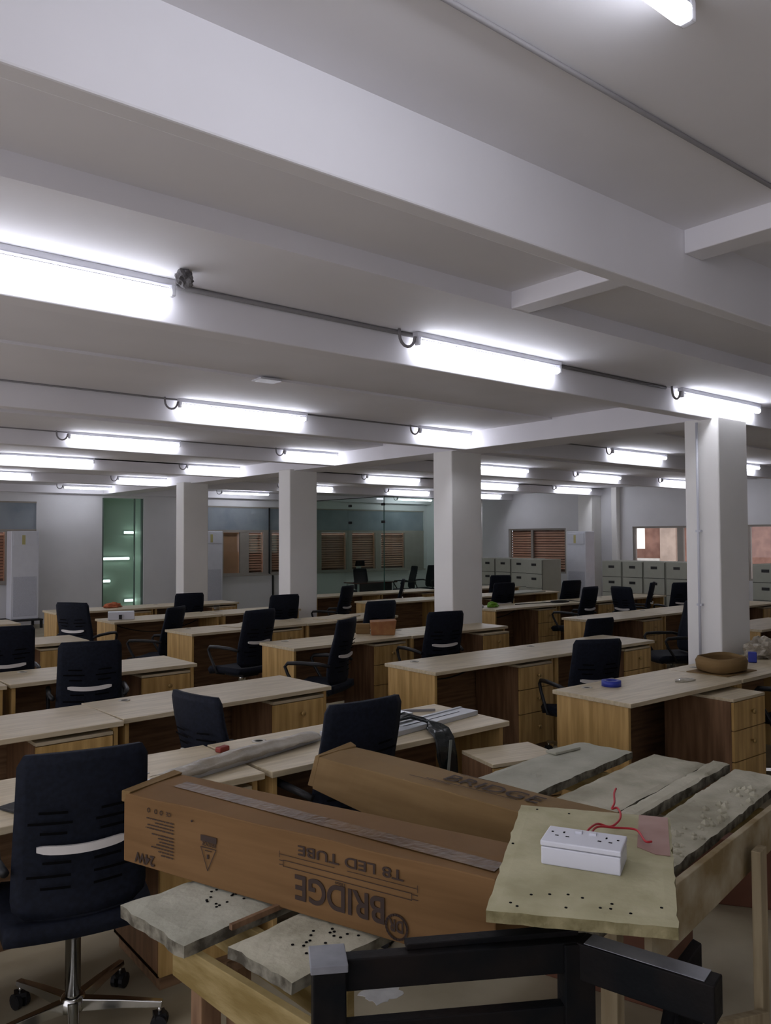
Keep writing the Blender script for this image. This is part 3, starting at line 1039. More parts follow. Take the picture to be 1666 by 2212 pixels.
# right column pipework
pw = empty('column_pipe', (6.17, 3.50, 0))
mbp = MB().tube([(0, 0, 0.62), (0, 0, 1.5), (0, 0, 2.64)], 0.011, white_m, 8)
mbp.build('riser', pw)
MB().tube([(0.0, 0, 0.62), (0.0, -0.16, 0.62), (0.012, -0.188, 0.62), (0.25, -0.188, 0.61)], 0.011, white_m, 8).build('branch', pw)
for z in (1.15, 1.75):
    MB().box((0.008, 0, z), (0.03, 0.045, 0.018), white_m).build('clip', pw)
tag(pw, 'white cable pipe clipped to the left side of the right column', 'pipe')

# ------------------------------------------------------------------ things on desks
ZT = 0.7485


def roll(c, ro, ri, h, m_, name, lab, cat):
    o = MB()
    n = 24
    vs, fs = [], []
    for rr, z in ((ro, 0), (ro, h), (ri, h), (ri, 0)):
        for k in range(n):
            vs.append((rr * math.cos(2 * PI * k / n), rr * math.sin(2 * PI * k / n), z))
    for i in range(4):
        for k in range(n):
            fs.append((i * n + k, i * n + (k + 1) % n, ((i + 1) % 4) * n + (k + 1) % n, ((i + 1) % 4) * n + k))
    o.add(vs, fs, m_, True)
    return tag(o.build(name, loc=c), lab, cat)


roll((4.43, 3.13, ZT), 0.062, 0.035, 0.036, blue_m, 'tape_roll', 'blue tape roll lying on the near right desk', 'tape')
# cardboard tray: shallow round dish lying on a flap
tr = empty('cardboard_tray', (5.50, 2.96, ZT))
rim = MB()
n = 28
vs, fs = [], []
for rr, z in ((0.15, 0.004), (0.185, 0.012), (0.195, 0.075), (0.175, 0.105), (0.165, 0.105), (0.18, 0.075), (0.172, 0.016), (0.14, 0.010)):
    for k in range(n):
        a = 2 * PI * k / n
        vs.append((rr * math.cos(a) * 1.05, rr * math.sin(a) * 0.85, z + 0.005 + 0.006 * math.sin(3 * a)))
for i in range(7):
    for k in range(n):
        fs.append((i * n + k, i * n + (k + 1) % n, (i + 1) * n + (k + 1) % n, (i + 1) * n + k))
fs.append(tuple(7 * n + k for k in range(n)))
fs.append(tuple(range(n))[::-1])
rim.add(vs, fs, card2_m, True)
rim.build('dish', tr)
MB().box((0, 0.0, 0.003), (0.42, 0.30, 0.005), card2_m, rot=(0, 0, 0.0)).build('flap', tr)
tag(tr, 'round brown cardboard tray on the near right desk', 'tray')
tag(MB().box((6.07, 3.02, ZT + 0.04), (0.06, 0.06, 0.078), blue_m, rot=(0, 0, 0.5)).build('blue_block', bevel=0.006), 'small blue block beside the cardboard tray', 'block')


def crumple(c, sx, sy, sz, m_, seed, amp=0.35, sub=4):
    bm = bmesh.new()
    bmesh.ops.create_icosphere(bm, subdivisions=sub, radius=1.0)
    vs = []
    for v in bm.verts:
        d = v.co.normalized()
        r_ = 1 + amp * noise.noise(d * 2.4 + Vector((seed, 0, 0))) + amp * 0.6 * noise.noise(d * 6 + Vector((0, seed, 0)))
        p = Vector((d.x * sx * r_, d.y * sy * r_, d.z * sz * r_))
        p.z = max(p.z, -sz * 0.5)
        vs.append(p + Vector(c) + Vector((0, 0, sz * 0.5)))
    o = MB()
    o.add(vs, [[v.index for v in f.verts] for f in bm.faces], m_)
    bm.free()
    return o


tag(crumple((6.40, 3.10, ZT), 0.17, 0.12, 0.10, film_m, 3).build('plastic_bag'), 'crumpled milky plastic bag at the right edge of the near right desk', 'bag')
tag(MB().tube([(5.72, 3.19, ZT + 0.034), (5.77, 3.195, ZT + 0.034), (5.92, 3.21, ZT + 0.034), (5.95, 3.213, ZT + 0.034), (5.98, 3.215, ZT + 0.034)], [0.033, 0.034, 0.034, 0.02, 0.013], clearbag_m, 16).build('plastic_bottle'),
    'clear plastic bottle lying behind the cardboard tray', 'bottle')
tag(crumple((4.95, 2.92, ZT), 0.09, 0.05, 0.010, clearbag_m, 9, 0.3, 3).build('plastic_scrap'), 'clear plastic scrap left of the cardboard tray', 'wrapper')
# paper bag on third middle row
pb = MB()
pb.hexa([(-0.12, -0.06, 0), (0.11, -0.06, 0), (0.11, 0.06, 0), (-0.12, 0.06, 0), (-0.135, -0.07, 0.13), (0.13, -0.075, 0.145), (0.125, 0.06, 0.15), (-0.13, 0.07, 0.14)], orange_m)
pbo = pb.build('paper_bag', loc=(5.08, 6.25, ZT), bevel=0.006)
pbo.rotation_euler = (0, 0, math.radians(-35))
tag(pbo, 'small orange-brown paper bag standing on the third middle row desk', 'bag')
pb2 = MB().box((0, 0, 0.05), (0.14, 0.09, 0.10), card2_m)
o = pb2.build('carton', loc=(4.98, 6.45, ZT), bevel=0.004)
o.rotation_euler = (0, 0, -0.6)
tag(o, 'small tan carton just behind the orange paper bag', 'box')
# white box
wb = MB().box((3.70, 9.52, ZT + 0.047), (0.30, 0.16, 0.092), white_m, rot=(0, 0, -0.35)).build('white_box', bevel=0.004)
MB().box((3.66, 9.44, ZT + 0.035), (0.035, 0.02, 0.05), black_m, rot=(0, 0, -0.35)).build('printed_mark', wb)
tag(wb, 'small white box on the desk before the green glass strip', 'box')
tag(crumple((4.25, 11.25, ZT), 0.12, 0.07, 0.045, mat('orange_cloth', (0.42, 0.12, 0.05), 0.8), 5, 0.5, 3).build('orange_cloth'), 'crumpled orange cloth on the farthest left row desk', 'cloth')
tag(crumple((8.22, 7.72, ZT), 0.09, 0.05, 0.05, green_m, 6, 0.4, 3).build('lime_wrapper'), 'lime green wrapper on the desk right of the middle column', 'wrapper')
tag(crumple((8.03, 7.78, ZT), 0.05, 0.05, 0.035, white_m, 8, 0.4, 3).build('white_wrapper'), 'white crumpled wrapper left of the lime green one', 'wrapper')
tag(MB().lathe([(0.035, 0), (0.04, 0.01), (0.04, 0.08), (0.033, 0.082), (0.033, 0.02)], (5.08, 9.75, ZT), clearbag_m, 16).build('glass_jar'), 'small glass jar on the desk below the leftmost column', 'jar')
# paper sheets and boards
def sheet(c, sx, sy, rz, m_, name, lab, cat, th=0.002):
    o = MB().box((0, 0, th / 2), (sx, sy, th), m_).build(name, loc=c)
    o.rotation_euler = (0, 0, rz)
    return tag(o, lab, cat)


def bent(c, sx, sy, rz, lift, name, lab, m_):
    o = MB().shell(lambda u, v: ((u - 0.5) * sx, (v - 0.5) * sy, 0.002 + lift * max(0, u - 0.5) ** 2 * 4 * (1 - v * 0.5)), 10, 6, 0.002, m_).build(name, loc=c)
    o.rotation_euler = (0, 0, rz)
    return tag(o, lab, 'paper')


bent((4.45, 7.95, ZT), 0.42, 0.28, 0.3, 0.04, 'paper_sheet', 'loose beige sheet curling up on the fourth middle row desk', top_m)
sheet((5.75, 7.95, ZT), 0.60, 0.32, 0.45, top_m, 'loose_board', 'thin beige board lying askew on the fourth row below the third column', 'board', 0.012)
sheet((10.75, 9.45, ZT), 0.95, 0.42, 0.1, cabinet_m, 'metal_sheet', 'flat grey steel panel on the desk before the shorter cabinet row', 'panel', 0.02)
sheet((9.15, 9.45, ZT), 0.34, 0.2, 0.4, mat('olive_bits', (0.10, 0.10, 0.07), 0.7, var=0.5, scale=20), 'parts_bag', 'dark bag of small parts just right of the middle column', 'bag', 0.05)
# coil of cable on the right block desk
pts = []
for k in range(60):
    a = 2 * PI * k / 20
    pts.append((9.55 + 0.17 * math.cos(a), 7.62 + 0.10 * math.sin(a), ZT + 0.006 + k * 0.0003))
pts = [(8.75, 7.78, ZT + 0.006), (9.1, 7.74, ZT + 0.006), (9.4, 7.68, ZT + 0.006)] + pts + [(9.80, 7.47, ZT + 0.014), (9.88, 7.425, ZT + 0.014), (9.90, 7.40, ZT), (9.905, 7.395, 0.62), (9.91, 7.395, 0.45)]
tag(MB().tube(pts, 0.006, black_wire_m, 6).build('cable'), 'thin black cable coiled on the right block desk, its end hanging', 'cable')


def droop(p, q, sag, lab):
    p, q = Vector(p), Vector(q)
    pts = [p.lerp(q, k / 12) + Vector((0, 0, -4 * sag * (k / 12) * (1 - k / 12))) for k in range(13)]
    tag(MB().tube(pts, 0.006, black_wire_m, 6).build('cable'), lab, 'cable', 'cables drooping under desks')


droop((3.6, 9.6, 0.70), (4.75, 9.66, 0.66), 0.12, 'black cable drooping under the desk with the white box')
droop((3.99, 4.63, 0.69), (4.80, 4.64, 0.70), 0.09, 'black cable drooping under the second middle row desk')
droop((4.13, 3.08, 0.64), (4.75, 3.08, 0.70), 0.10, 'black cable drooping under the near right desk')
droop((8.04, 7.8, 0.62), (8.8, 7.8, 0.68), 0.06, 'black cable drooping under the desk with the lime wrapper')

# pale steel light housings on the nearest-row desk
hs = MB().box((0, 0, 0.012), (0.74, 0.13, 0.024), steel_m)
hs.box((0, 0.05, 0.026), (0.74, 0.02, 0.006), steel_m)
o = hs.build('steel_housing', loc=(2.79, 3.10, ZT), bevel=0.002)
MB().box((0.05, -0.01, 0.0247), (0.45, 0.006, 0.001), black_m).build('slit', o)
o.rotation_euler = (0, 0, math.radians(8))
tag(o, 'pale steel light housing under the black wrap on the steel-laden desk', 'housing')
hs = MB().box((0, 0, 0.011), (0.62, 0.10, 0.022), steel_m).build('steel_housing', loc=(2.56, 3.27, ZT), bevel=0.002)
hs.rotation_euler = (0, 0, math.radians(12))
tag(hs, 'pale steel light housing farther back, beside a loose bar on the same desk', 'housing')
tag(MB().box((2.97, 3.36, ZT + 0.006), (0.20, 0.014, 0.012), conduit_m, rot=(0, 0, -0.55)).build('metal_bar'), 'short grey bar lying at the back of the steel-laden desk', 'bar')
# black wrap draped over front edge
wr = MB()
path = [(2.52, 3.18, ZT + 0.030), (2.62, 3.17, ZT + 0.036), (2.70, 3.13, ZT + 0.060), (2.735, 3.04, ZT + 0.045), (2.715, 2.95, ZT + 0.03), (2.70, 2.885, ZT + 0.022), (2.70, 2.862, ZT - 0.01), (2.71, 2.858, 0.66), (2.735, 2.858, 0.55), (2.755, 2.86, 0.46), (2.735, 2.86, 0.40)]
wd = [0.035, 0.05, 0.07, 0.06, 0.05, 0.055, 0.06, 0.065, 0.05, 0.045, 0.03]
vs, fs = [], []
for i, p in enumerate(path):
    p = Vector(p)
    a = Vector(path[max(0, i - 1)])
    b = Vector(path[min(len(path) - 1, i + 1)])
    t = (b - a).normalized()
    s_ = Vector((1, 0, 0)) if i > 3 else Vector((0.35, 0.9, 0))
    for k in range(7):
        w_ = (k / 6 - 0.5) * 2
        vs.append(p + s_ * (w_ * wd[i]) + Vector((0, -0.010 * math.cos(w_ * 7) if i > 5 else 0, 0.010 * math.cos(w_ * 8 + i) if i <= 5 else 0)))
for i in range(len(path) - 1):
    for k in range(6):
        fs.append((i * 7 + k, i * 7 + k + 1, i * 7 + k + 8, i * 7 + k + 7))
wr.add(vs, fs, wrap_m, True)
wo = wr.build('plastic_wrap')
sm = wo.modifiers.new('thick', 'SOLIDIFY')
sm.thickness = 0.003
MB().box((2.715, 2.846, 0.60), (0.016, 0.004, 0.26), mat('silver_tape', (0.22, 0.24, 0.22), 0.3), rot=(0, 0.12, 0)).build('silver_strip', wo)
tag(wo, 'glossy black plastic wrap draped over the desk front edge', 'wrap')
# long film-wrapped housing at the back of the left part of the nearest row
lw = empty('wrapped_housing', (1.30, 3.00, ZT))
lw.rotation_euler = (0, 0, math.radians(13))
MB().hexa([(0, -0.05, 0), (0.92, -0.03, 0), (0.92, 0.04, 0), (0, 0.05, 0), (0, -0.05, 0.02), (0.92, -0.03, 0.02), (0.92, 0.04, 0.02), (0, 0.05, 0.02)], steel_m).build('steel_body', lw, bevel=0.002)
MB().shell(lambda u, v: (0.02 + 0.88 * u, -0.062 + 0.12 * v, 0.022 + 0.035 * math.sin(PI * v) * (0.5 + 0.5 * math.sin(PI * u)) + 0.008 * noise.noise(Vector((u * 14, v * 4, 2)))), 40, 8, 0.002, film_m).build('film_wrap', lw)
tag(lw, 'long steel housing in milky film behind the printed carton', 'housing')
sheet((1.16, 3.25, ZT), 0.36, 0.22, 0.25, mat('pale_blue_paper', (0.50, 0.54, 0.58), 0.6), 'paper_sheet', 'pale paper sheet behind the top right corner of the nearest chair', 'paper')
tag(MB().box((1.75, 3.30, ZT + 0.012), (0.06, 0.035, 0.024), red_m, rot=(0, 0, 0.3)).build('red_plug', bevel=0.006), 'small dull red plug on the nearest row desk', 'plug')
tag(MB().lathe([(0.055, 0), (0.055, 0.004), (0.045, 0.006)], (1.02, 3.28, ZT), mat('tan_disc', (0.33, 0.24, 0.17), 0.5), 20).build('tan_disc'), 'flat tan disc on the desk left of the nearest chair', 'disc')
tag(MB().box((0.86, 3.08, ZT + 0.008), (0.16, 0.10, 0.012), black_m, rot=(0, 0, 0.35)).build('dark_notebook', bevel=0.003), 'dark flat notebook edge on the desk left of the nearest chair', 'notebook')


# ------------------------------------------------------------------ plank platform
def plank(name, a, b, w0, w1, z, th, m_, lab, seed, cat='plank', nx=60, ny=10, rough=0.0028):
    """rough board from a to b (centre line), irregular edges"""
    a, b = Vector((a[0], a[1], 0)), Vector((b[0], b[1], 0))
    d = (b - a)
    L = d.length
    d.normalize()
    p = Vector((-d.y, d.x, 0))
    vs, fs = [], []
    S = Vector((seed * 3.1, seed * 1.7, 0))
    for side in (1, 0):
        for i in range(nx + 1):
            for j in range(ny + 1):
                t, s_ = i / nx, j / ny - 0.5
                w = w0 + (w1 - w0) * t
                endj = 0.010 * noise.noise(Vector((s_ * 5, seed, 0.3 + 9 * (t > 0.5)))) * (1 if i in (0, nx) else 0)
                edge = rough * 1.6 * noise.noise(Vector((t * L * 9, seed * 2 + j * 0.5, side * 0.7))) * (1 if j in (0, ny) else 0)
                edge += rough * 1.2 * noise.noise(Vector((t * L * 30, seed + j, side * 1.3))) * (1 if j in (0, ny) else 0)
                q = a + d * (t * L + endj) + p * (s_ * w + edge)
                zz = z if side else z - th
                if side:
                    zz += 0.0022 * noise.noise(Vector((t * L * 12, s_ * 5, seed))) + 0.0014 * noise.noise(Vector((t * L * 40, s_ * 18, seed)))
                    if j in (0, ny) or i in (0, nx):
                        zz -= 0.004 + 0.004 * noise.noise(Vector((t * 30, s_ * 9, seed)))
                vs.append((q.x, q.y, zz))
    W = ny + 1
    o = (nx + 1) * W
    for i in range(nx):
        for j in range(ny):
            q = i * W + j
            fs.append((q, q + W, q + W + 1, q + 1))
            fs.append((q + o, q + 1 + o, q + W + 1 + o, q + W + o))
    for i in range(nx):
        q = i * W
        fs.append((q, q + o, q + W + o, q + W))
        q = i * W + ny
        fs.append((q, q + W, q + W + o, q + o))
    for j in range(ny):
        q = j
        fs.append((q, q + 1, q + 1 + o, q + o))
        q = nx * W + j
        fs.append((q, q + o, q + 1 + o, q + 1))
    mb_ = MB()
    nt_ = nx * ny * 2
    mb_.add(vs, fs[:nt_], m_)
    mb_.add(vs, fs[nt_:], pedge_m)
    return tag(mb_.build(name), lab, cat, 'plaster-crusted planks of the trestle')


ZP = 0.715
PL = []
PL.append(plank('scaffold_plank', (0.865, 2.02), (3.25, 2.335), 0.31, 0.275, ZP, 0.036, plaster2_m, 'smoothest wide grey plank, farthest one, small tile chip near its far end', 1))
PL.append(plank('scaffold_plank', (0.985, 1.675), (3.32, 1.99), 0.235, 0.25, ZP, 0.032, plaster_m, 'wide crusted plank second from the desks, nail-pocked left end', 2))
PL.append(plank('scaffold_plank', (1.75, 1.585), (3.375, 1.825), 0.06, 0.075, ZP + 0.012, 0.04, plaster_m, 'narrow crusted batten between two wide planks', 3, ny=4))
PL.append(plank('scaffold_plank', (1.72, 1.37), (3.37, 1.655), 0.20, 0.20, ZP + 0.002, 0.035, plaster_m, 'thickly mortar-crusted plank nearest the socket board', 4))
tag(MB().box((3.02, 2.40, ZP + 0.007), (0.17, 0.06, 0.012), plaster2_m, rot=(0, 0, -0.05)).build('tile_chip', bevel=0.003), 'flat grey tile chip on the far end of the smoothest plank', 'chip')
mb_ = tag(MB().box((1.12, 1.875, ZP + 0.004), (0.22, 0.012, 0.014), rawwood_m, rot=(0, 0, 0.13)).build('wood_sliver'), 'wood sliver along the edge of the farthest plank at its left end', 'wood')
# nail specks on the left ends and mortar crumbs
for pk_, x_, w_, y_, h_ in ((0, 1.03, 0.14, 1.98, 0.13), (1, 1.08, 0.16, 1.61, 0.12)):
    mb_ = MB()
    for k in range(16):
        mb_.lathe([(0.004, 0), (0.004, 0.0012)], (x_ + rng.random() * w_, y_ + rng.random() * h_, ZP + 0.001), slot_m, 8)
    nh = mb_.build('nail_holes', PL[pk_])
    nh['kind'] = 'stuff'
mb_ = MB()
for k in range(46):
    x = 2.25 + rng.random() * 0.9
    y = 1.36 + (x - 1.72) * 0.173 + (rng.random() - 0.8) * 0.11
    s_ = 0.004 + rng.random() * 0.012
    bmx = bmesh.new()
    bmesh.ops.create_icosphere(bmx, subdivisions=1, radius=s_)
    mb_.add([v.co * (1 + 0.4 * rng.random()) + Vector((x, y, ZP + 0.002)) for v in bmx.verts], [[v.index for v in f.verts] for f in bmx.faces], plaster_m)
    bmx.free()
cr = mb_.build('mortar_crumbs', PL[3])
cr['kind'] = 'stuff'

# trestle supports
def tres(name, lab, parts):
    r = empty(name, parts['loc'])
    for nm, mbx, bev in parts['parts']:
        mbx.build(nm, r, bevel=bev)
    return tag(r, lab, 'trestle')


def board(a, b, z0, z1, t, m_, z0b=None, z1b=None):
    a, b = Vector(a), Vector(b)
    d = (b - a).normalized()
    p = Vector((-d.y, d.x)) * t / 2
    z0b = z0 if z0b is None else z0b
    z1b = z1 if z1b is None else z1b
    return MB().hexa([(a.x - p.x, a.y - p.y, z0), (b.x - p.x, b.y - p.y, z0b), (b.x + p.x, b.y + p.y, z0b), (a.x + p.x, a.y + p.y, z0),
                      (a.x - p.x, a.y - p.y, z1), (b.x - p.x, b.y - p.y, z1b), (b.x + p.x, b.y + p.y, z1b), (a.x + p.x, a.y + p.y, z1)], m_)


tres('plank_trestle', 'yellow plywood trestle carrying the left plank ends', dict(loc=(0, 0, 0), parts=[
    ('side_board', board((0.915, 1.97), (0.985, 1.44), 0.592, 0.679, 0.022, ply_m, 0.56, 0.679), 0.002),
    ('side_board', board((1.09, 2.09), (1.12, 1.50), 0.57, 0.679, 0.022, ply_m), 0.002),
    ('leg', board((0.95, 1.93), (1.01, 1.935), 0, 0.60, 0.05, rawwood_m), 0.003),
    ('leg', board((1.035, 1.90), (1.08, 1.905), 0, 0.60, 0.05, rawwood_m), 0.003),
    ('leg', board((1.00, 1.52), (1.06, 1.52), 0, 0.60, 0.05, rawwood_m), 0.003)]))
tres('plank_trestle', 'plaster-splashed plywood trestle carrying the right plank ends', dict(loc=(0, 0, 0), parts=[
    ('side_board', board((1.95, 1.272), (3.3, 1.468), 0.535, 0.712, 0.022, plyw_m, 0.59, 0.718), 0.002),
    ('cross_board', board((3.05, 1.47), (2.98, 2.38), 0.56, 0.675, 0.022, ply_m), 0.002),
    ('leg', board((2.66, 1.325), (2.735, 1.34), 0, 0.66, 0.03, rawpale_m), 0.003),
    ('leg', board((3.0, 2.30), (3.06, 2.31), 0, 0.56, 0.04, rawpale_m), 0.003),
    ('leg', board((1.95, 1.40), (2.0, 1.41), 0, 0.679, 0.05, rawpale_m), 0.003),
    ('stretcher', board((2.05, 1.25), (2.67, 1.31), 0.30, 0.35, 0.03, rawpale_m, 0.10, 0.15), 0.003)]))

# ------------------------------------------------------------------ cartons
def carton(name, A, B, perp, W, H, lab, m_, corners=None):
    """long carton; A,B top front edge ends (world), perp: horizontal unit to the back"""
    r = empty(name, (0, 0, 0))
    A, B, perp = Vector(A), Vector(B), Vector(perp)
    mbx = MB()
    n = 24
    vs, fs = [], []
    for i in range(n + 1):
        t = i / n
        p = A.lerp(B, t)
        jig = lambda s: 0.0028 * noise.noise(Vector((t * 6, s, W * 40)))
        h = H if not isinstance(H, tuple) else H[0] + (H[1] - H[0]) * min(1, t * 1.6)
        fo = Vector((0, 0, 0)) if corners is None else perp * corners * (1 - t)
        vs += [p + perp * jig(0.3) + Vector((0, 0, jig(1))), p + perp * (W * 0.5) + Vector((0, 0, 0.004 + jig(2))), p + perp * (W + jig(3)) + Vector((0, 0, jig(4))),
               p + perp * (W + jig(5)) - Vector((0, 0, h)), p + fo + perp * jig(6) - Vector((0, 0, h))]
    for i in range(n):
        for k in range(5):
            a, b = i * 5, (i + 1) * 5
            fs.append((a + k, b + k, b + (k + 1) % 5, a + (k + 1) % 5))
    fs += [(4, 3, 2, 1, 0), tuple(n * 5 + k for k in range(5))]
    mbx.add(vs, fs, m_)
    mbx.build('carton_body', r, bevel=0.003)
    return r


A = Vector((0.965, 2.451, 0.926))
U = Vector((0.3265, -0.9452, 0))
B = A + U * 1.235
V = Vector((0.9452, 0.3265, 0))
BH = 0.2065
c1 = carton('tube_carton', A, B, V, 0.225, BH, '', card_m)
tag(c1, 'long printed brown carton lying on the planks, upside-down lettering', 'carton')
# end flaps at the left: small folded rim
MB().hexa([A + Vector((0, 0, -0.03)) - U * 0.012, A + V * 0.225 + Vector((0, 0, -0.03)) - U * 0.016, A + V * 0.225 - U * 0.004 + Vector((0, 0, -0.03)), A + Vector((0, 0, -0.03)),
           A + Vector((0, 0, 0.004)) - U * 0.012, A + V * 0.225 + Vector((0, 0, 0.012)) - U * 0.018, A + V * 0.225 + Vector((0, 0, 0.008)) + U * 0.02, A + Vector((0, 0, 0.006)) + U * 0.03],
          card2_m).build('end_flap', c1, bevel=0.003)
# tape down the middle of the top
mb_ = MB()
vs, fs = [], []
nT = 150
for i in range(nT + 1):
    s_ = 0.10 + (1.22 - 0.10) * i / nT
    vc = 0.113 - 0.075 * (s_ - 0.14) / 1.06 + 0.02
    for k in range(7):
        w_ = (k / 6 - 0.5) * 0.056
        p = A + U * s_ + V * (vc + w_) + Vector((0, 0, 0.0056 + 0.0008 * noise.noise(Vector((s_ * 60, k * 0.8, 1))) + 0.0006 * noise.noise(Vector((s_ * 140, k * 2.2, 4)))))
        vs.append(p)
for i in range(nT):
    for k in range(6):
        fs.append((i * 7 + k, i * 7 + k + 1, i * 7 + k + 8, i * 7 + k + 7))
mb_.add(vs, fs, tape_m, False)
to = mb_.build('packing_tape', c1)
to['label'] = 'shiny wrinkled packing tape'
so = to.modifiers.new('thick', 'SOLIDIFY')
so.thickness = 0.0008


# printing on the front face: coordinates (s along length, t down from top edge)
FN = Vector((-0.9452, -0.3265, 0))


def face(s_, t, off=0.0035):
    return A + U * s_ - Vector((0, 0, t)) + FN * off


def text_part(txt, s_right, t_base, size, parent, stretch=1.0, bold=0.0, name='printed_lettering', M_=None):
    """upside-down text: its first letter is at s_right, its baseline at t_base (letters hang down)"""
    cu = bpy.data.curves.new('lettering', 'FONT')
    cu.body = txt
    cu.size = size
    cu.offset = bold
    cu.extrude = 0.0004
    tmp = bpy.data.objects.new('tmp_text', cu)
    COL.objects.link(tmp)
    dg = bpy.context.evaluated_depsgraph_get()
    me = bpy.data.meshes.new_from_object(tmp.evaluated_get(dg))
    bpy.data.objects.remove(tmp)
    me.materials.clear()
    me.materials.append(ink_m)
    o = bpy.data.objects.new(name, me)
    COL.objects.link(o)
    o.parent = parent
    if M_ is None:
        X, Y, Z = -U, Vector((0, 0, -1)), FN
        M_ = Matrix((X * stretch, Y, Z)).transposed().to_4x4()
        M_.translation = face(s_right, t_base)
    o.matrix_world = M_
    return o


def line_part(pts, w, parent, name='printed_drawing', closed=False):
    mbx = MB()
    if closed:
        pts = pts + [pts[0]]
    for (s0, t0), (s1, t1) in zip(pts[:-1], pts[1:]):
        a, b = face(s0, t0, 0.0036), face(s1, t1, 0.0036)
        d = (b - a).normalized()
        n_ = FN.cross(d).normalized() * w / 2
        e_ = d * w * 0.4
        mbx.add([a - n_ - e_, b - n_ + e_, b + n_ + e_, a + n_ - e_, a - n_ - e_ + FN * 0.0004, b - n_ + e_ + FN * 0.0004, b + n_ + e_ + FN * 0.0004, a + n_ - e_ + FN * 0.0004],
                [(3, 2, 1, 0), (4, 5, 6, 7), (0, 1, 5, 4), (1, 2, 6, 5), (2, 3, 7, 6), (3, 0, 4, 7)], ink_m)
    return mbx.build(name, parent)


text_part('BRIDGE', 0.945, 0.108, 0.090, c1, 0.92, 0.0016)
text_part('T8 LED TUBE', 0.995, 0.030, 0.036, c1, 1.55, 0.0004)
text_part('24W', 0.138, 0.168, 0.042, c1, 0.98, 0.001)
circ = [(0.975 + 0.030 * math.cos(a * PI / 12), 0.168 + 0.029 * math.sin(a * PI / 12)) for a in range(24)]
line_part(circ, 0.0055, c1, 'round_logo', True)
text_part('DR', 0.995, 0.152, 0.040, c1, 0.75, 0.001, 'round_logo')
# tube drawing with dimension line
td = [(0.625, 0.078), (1.018, 0.078), (1.018, 0.094), (0.625, 0.094)]
line_part(td, 0.0016, c1, closed=True)
line_part([(0.612, 0.080), (0.625, 0.080)], 0.0016, c1)
line_part([(0.612, 0.091), (0.625, 0.091)], 0.0016, c1)
line_part([(1.018, 0.080), (1.034, 0.080)], 0.0016, c1)
line_part([(1.018, 0.091), (1.034, 0.091)], 0.0016, c1)
line_part([(0.612, 0.064), (0.79, 0.064)], 0.0013, c1)
line_part([(0.83, 0.064), (1.034, 0.064)], 0.0013, c1)
line_part([(0.612, 0.056), (0.612, 0.072)], 0.0013, c1)
line_part([(1.034, 0.056), (1.034, 0.072)], 0.0013, c1)
text_part('120cm', 0.825, 0.098, 0.011, c1, 1.1)
# triangle mark
line_part([(0.326, 0.100), (0.384, 0.100), (0.352, 0.163)], 0.0022, c1, 'triangle_mark', True)
for s0, s1, t0, t1 in ((0.325, 0.386, 0.066, 0.083), (0.349, 0.356, 0.118, 0.130)):
    mb_ = MB()
    q = [face(s0, t0), face(s1, t0), face(s1, t1), face(s0, t1)]
    mb_.add(q + [p + FN * 0.0004 for p in q], [(3, 2, 1, 0), (4, 5, 6, 7), (0, 1, 5, 4), (1, 2, 6, 5), (2, 3, 7, 6), (3, 0, 4, 7)], ink_m)
    mb_.build('triangle_mark', c1)
text_part('BRIDGE', 0.384, 0.084, 0.016, c1, 1.0)
line_part([(0.343, 0.108), (0.366, 0.108)], 0.002, c1, 'triangle_mark')
text_part('CE', 0.205, 0.028, 0.017, c1, 1.0)
for s_ in (0.165, 0.142, 0.112):
    line_part([(s_ + 0.005 * math.cos(a * PI / 4), 0.034 + 0.006 * math.sin(a * PI / 4)) for a in range(8)], 0.0022, c1, 'small_symbol', True)
mb_ = MB()
lens = (0.108, 0.075, 0.10, 0.115, 0.085, 0.06, 0.052, 0.07, 0.085, 0.062, 0.05)
for k, l_ in enumerate(lens):
    t0 = 0.056 + k * 0.0095 + (0.005 if k > 3 else 0)
    x = 0.216
    while x > 0.216 - l_:
        wl = 0.006 + rng.random() * 0.012
        q = [face(max(0.1, x - wl), t0), face(x, t0), face(x, t0 + 0.0036), face(max(0.1, x - wl), t0 + 0.0036)]
        mb_.add(q + [p + FN * 0.0003 for p in q], [(3, 2, 1, 0), (4, 5, 6, 7), (0, 1, 5, 4), (1, 2, 6, 5), (2, 3, 7, 6), (3, 0, 4, 7)], ink_m)
        x -= wl + 0.003
mb_.build('fine_print', c1)
mb_ = MB().lathe([(0.0035, 0), (0.0035, 0.001)], (0, 0, 0), ink_m, 10).build('ink_dot', c1)
mb_.matrix_world = Matrix.Translation(face(0.29, 0.035)) @ FN.to_track_quat('Z', 'Y').to_matrix().to_4x4()

# second carton, left end crushed and raised
A2 = Vector((1.655, 2.40, 0.925))
B2 = Vector((1.80, 1.22, 0.925))
U2 = (B2 - A2).normalized()
V2 = Vector((-U2.y, U2.x, 0))
c2 = carton('tube_carton', A2, B2, V2, 0.185, (0.105, 0.195), '', card2_m, corners=-0.035)
tag(c2, 'plain brown carton behind the printed one, crushed raised end', 'carton')
MB().hexa([A2 - U2 * 0.03 + V2 * -0.03 + Vector((0, 0, -0.10)), A2 - U2 * 0.03 + V2 * 0.17 + Vector((0, 0, -0.10)), A2 + V2 * 0.17 + Vector((0, 0, -0.10)), A2 + V2 * -0.03 + Vector((0, 0, -0.10)),
           A2 - U2 * 0.022 + V2 * 0.0 + Vector((0, 0, 0.0)), A2 - U2 * 0.03 + V2 * 0.185 + Vector((0, 0, 0.016)), A2 + V2 * 0.185 + Vector((0, 0, 0.006)), A2 + Vector((0, 0, 0.004))],
          card2_m).build('end_flap', c2, bevel=0.003)
M2 = Matrix((U2 * 1.25, V2, Vector((0, 0, 1)))).transposed().to_4x4()
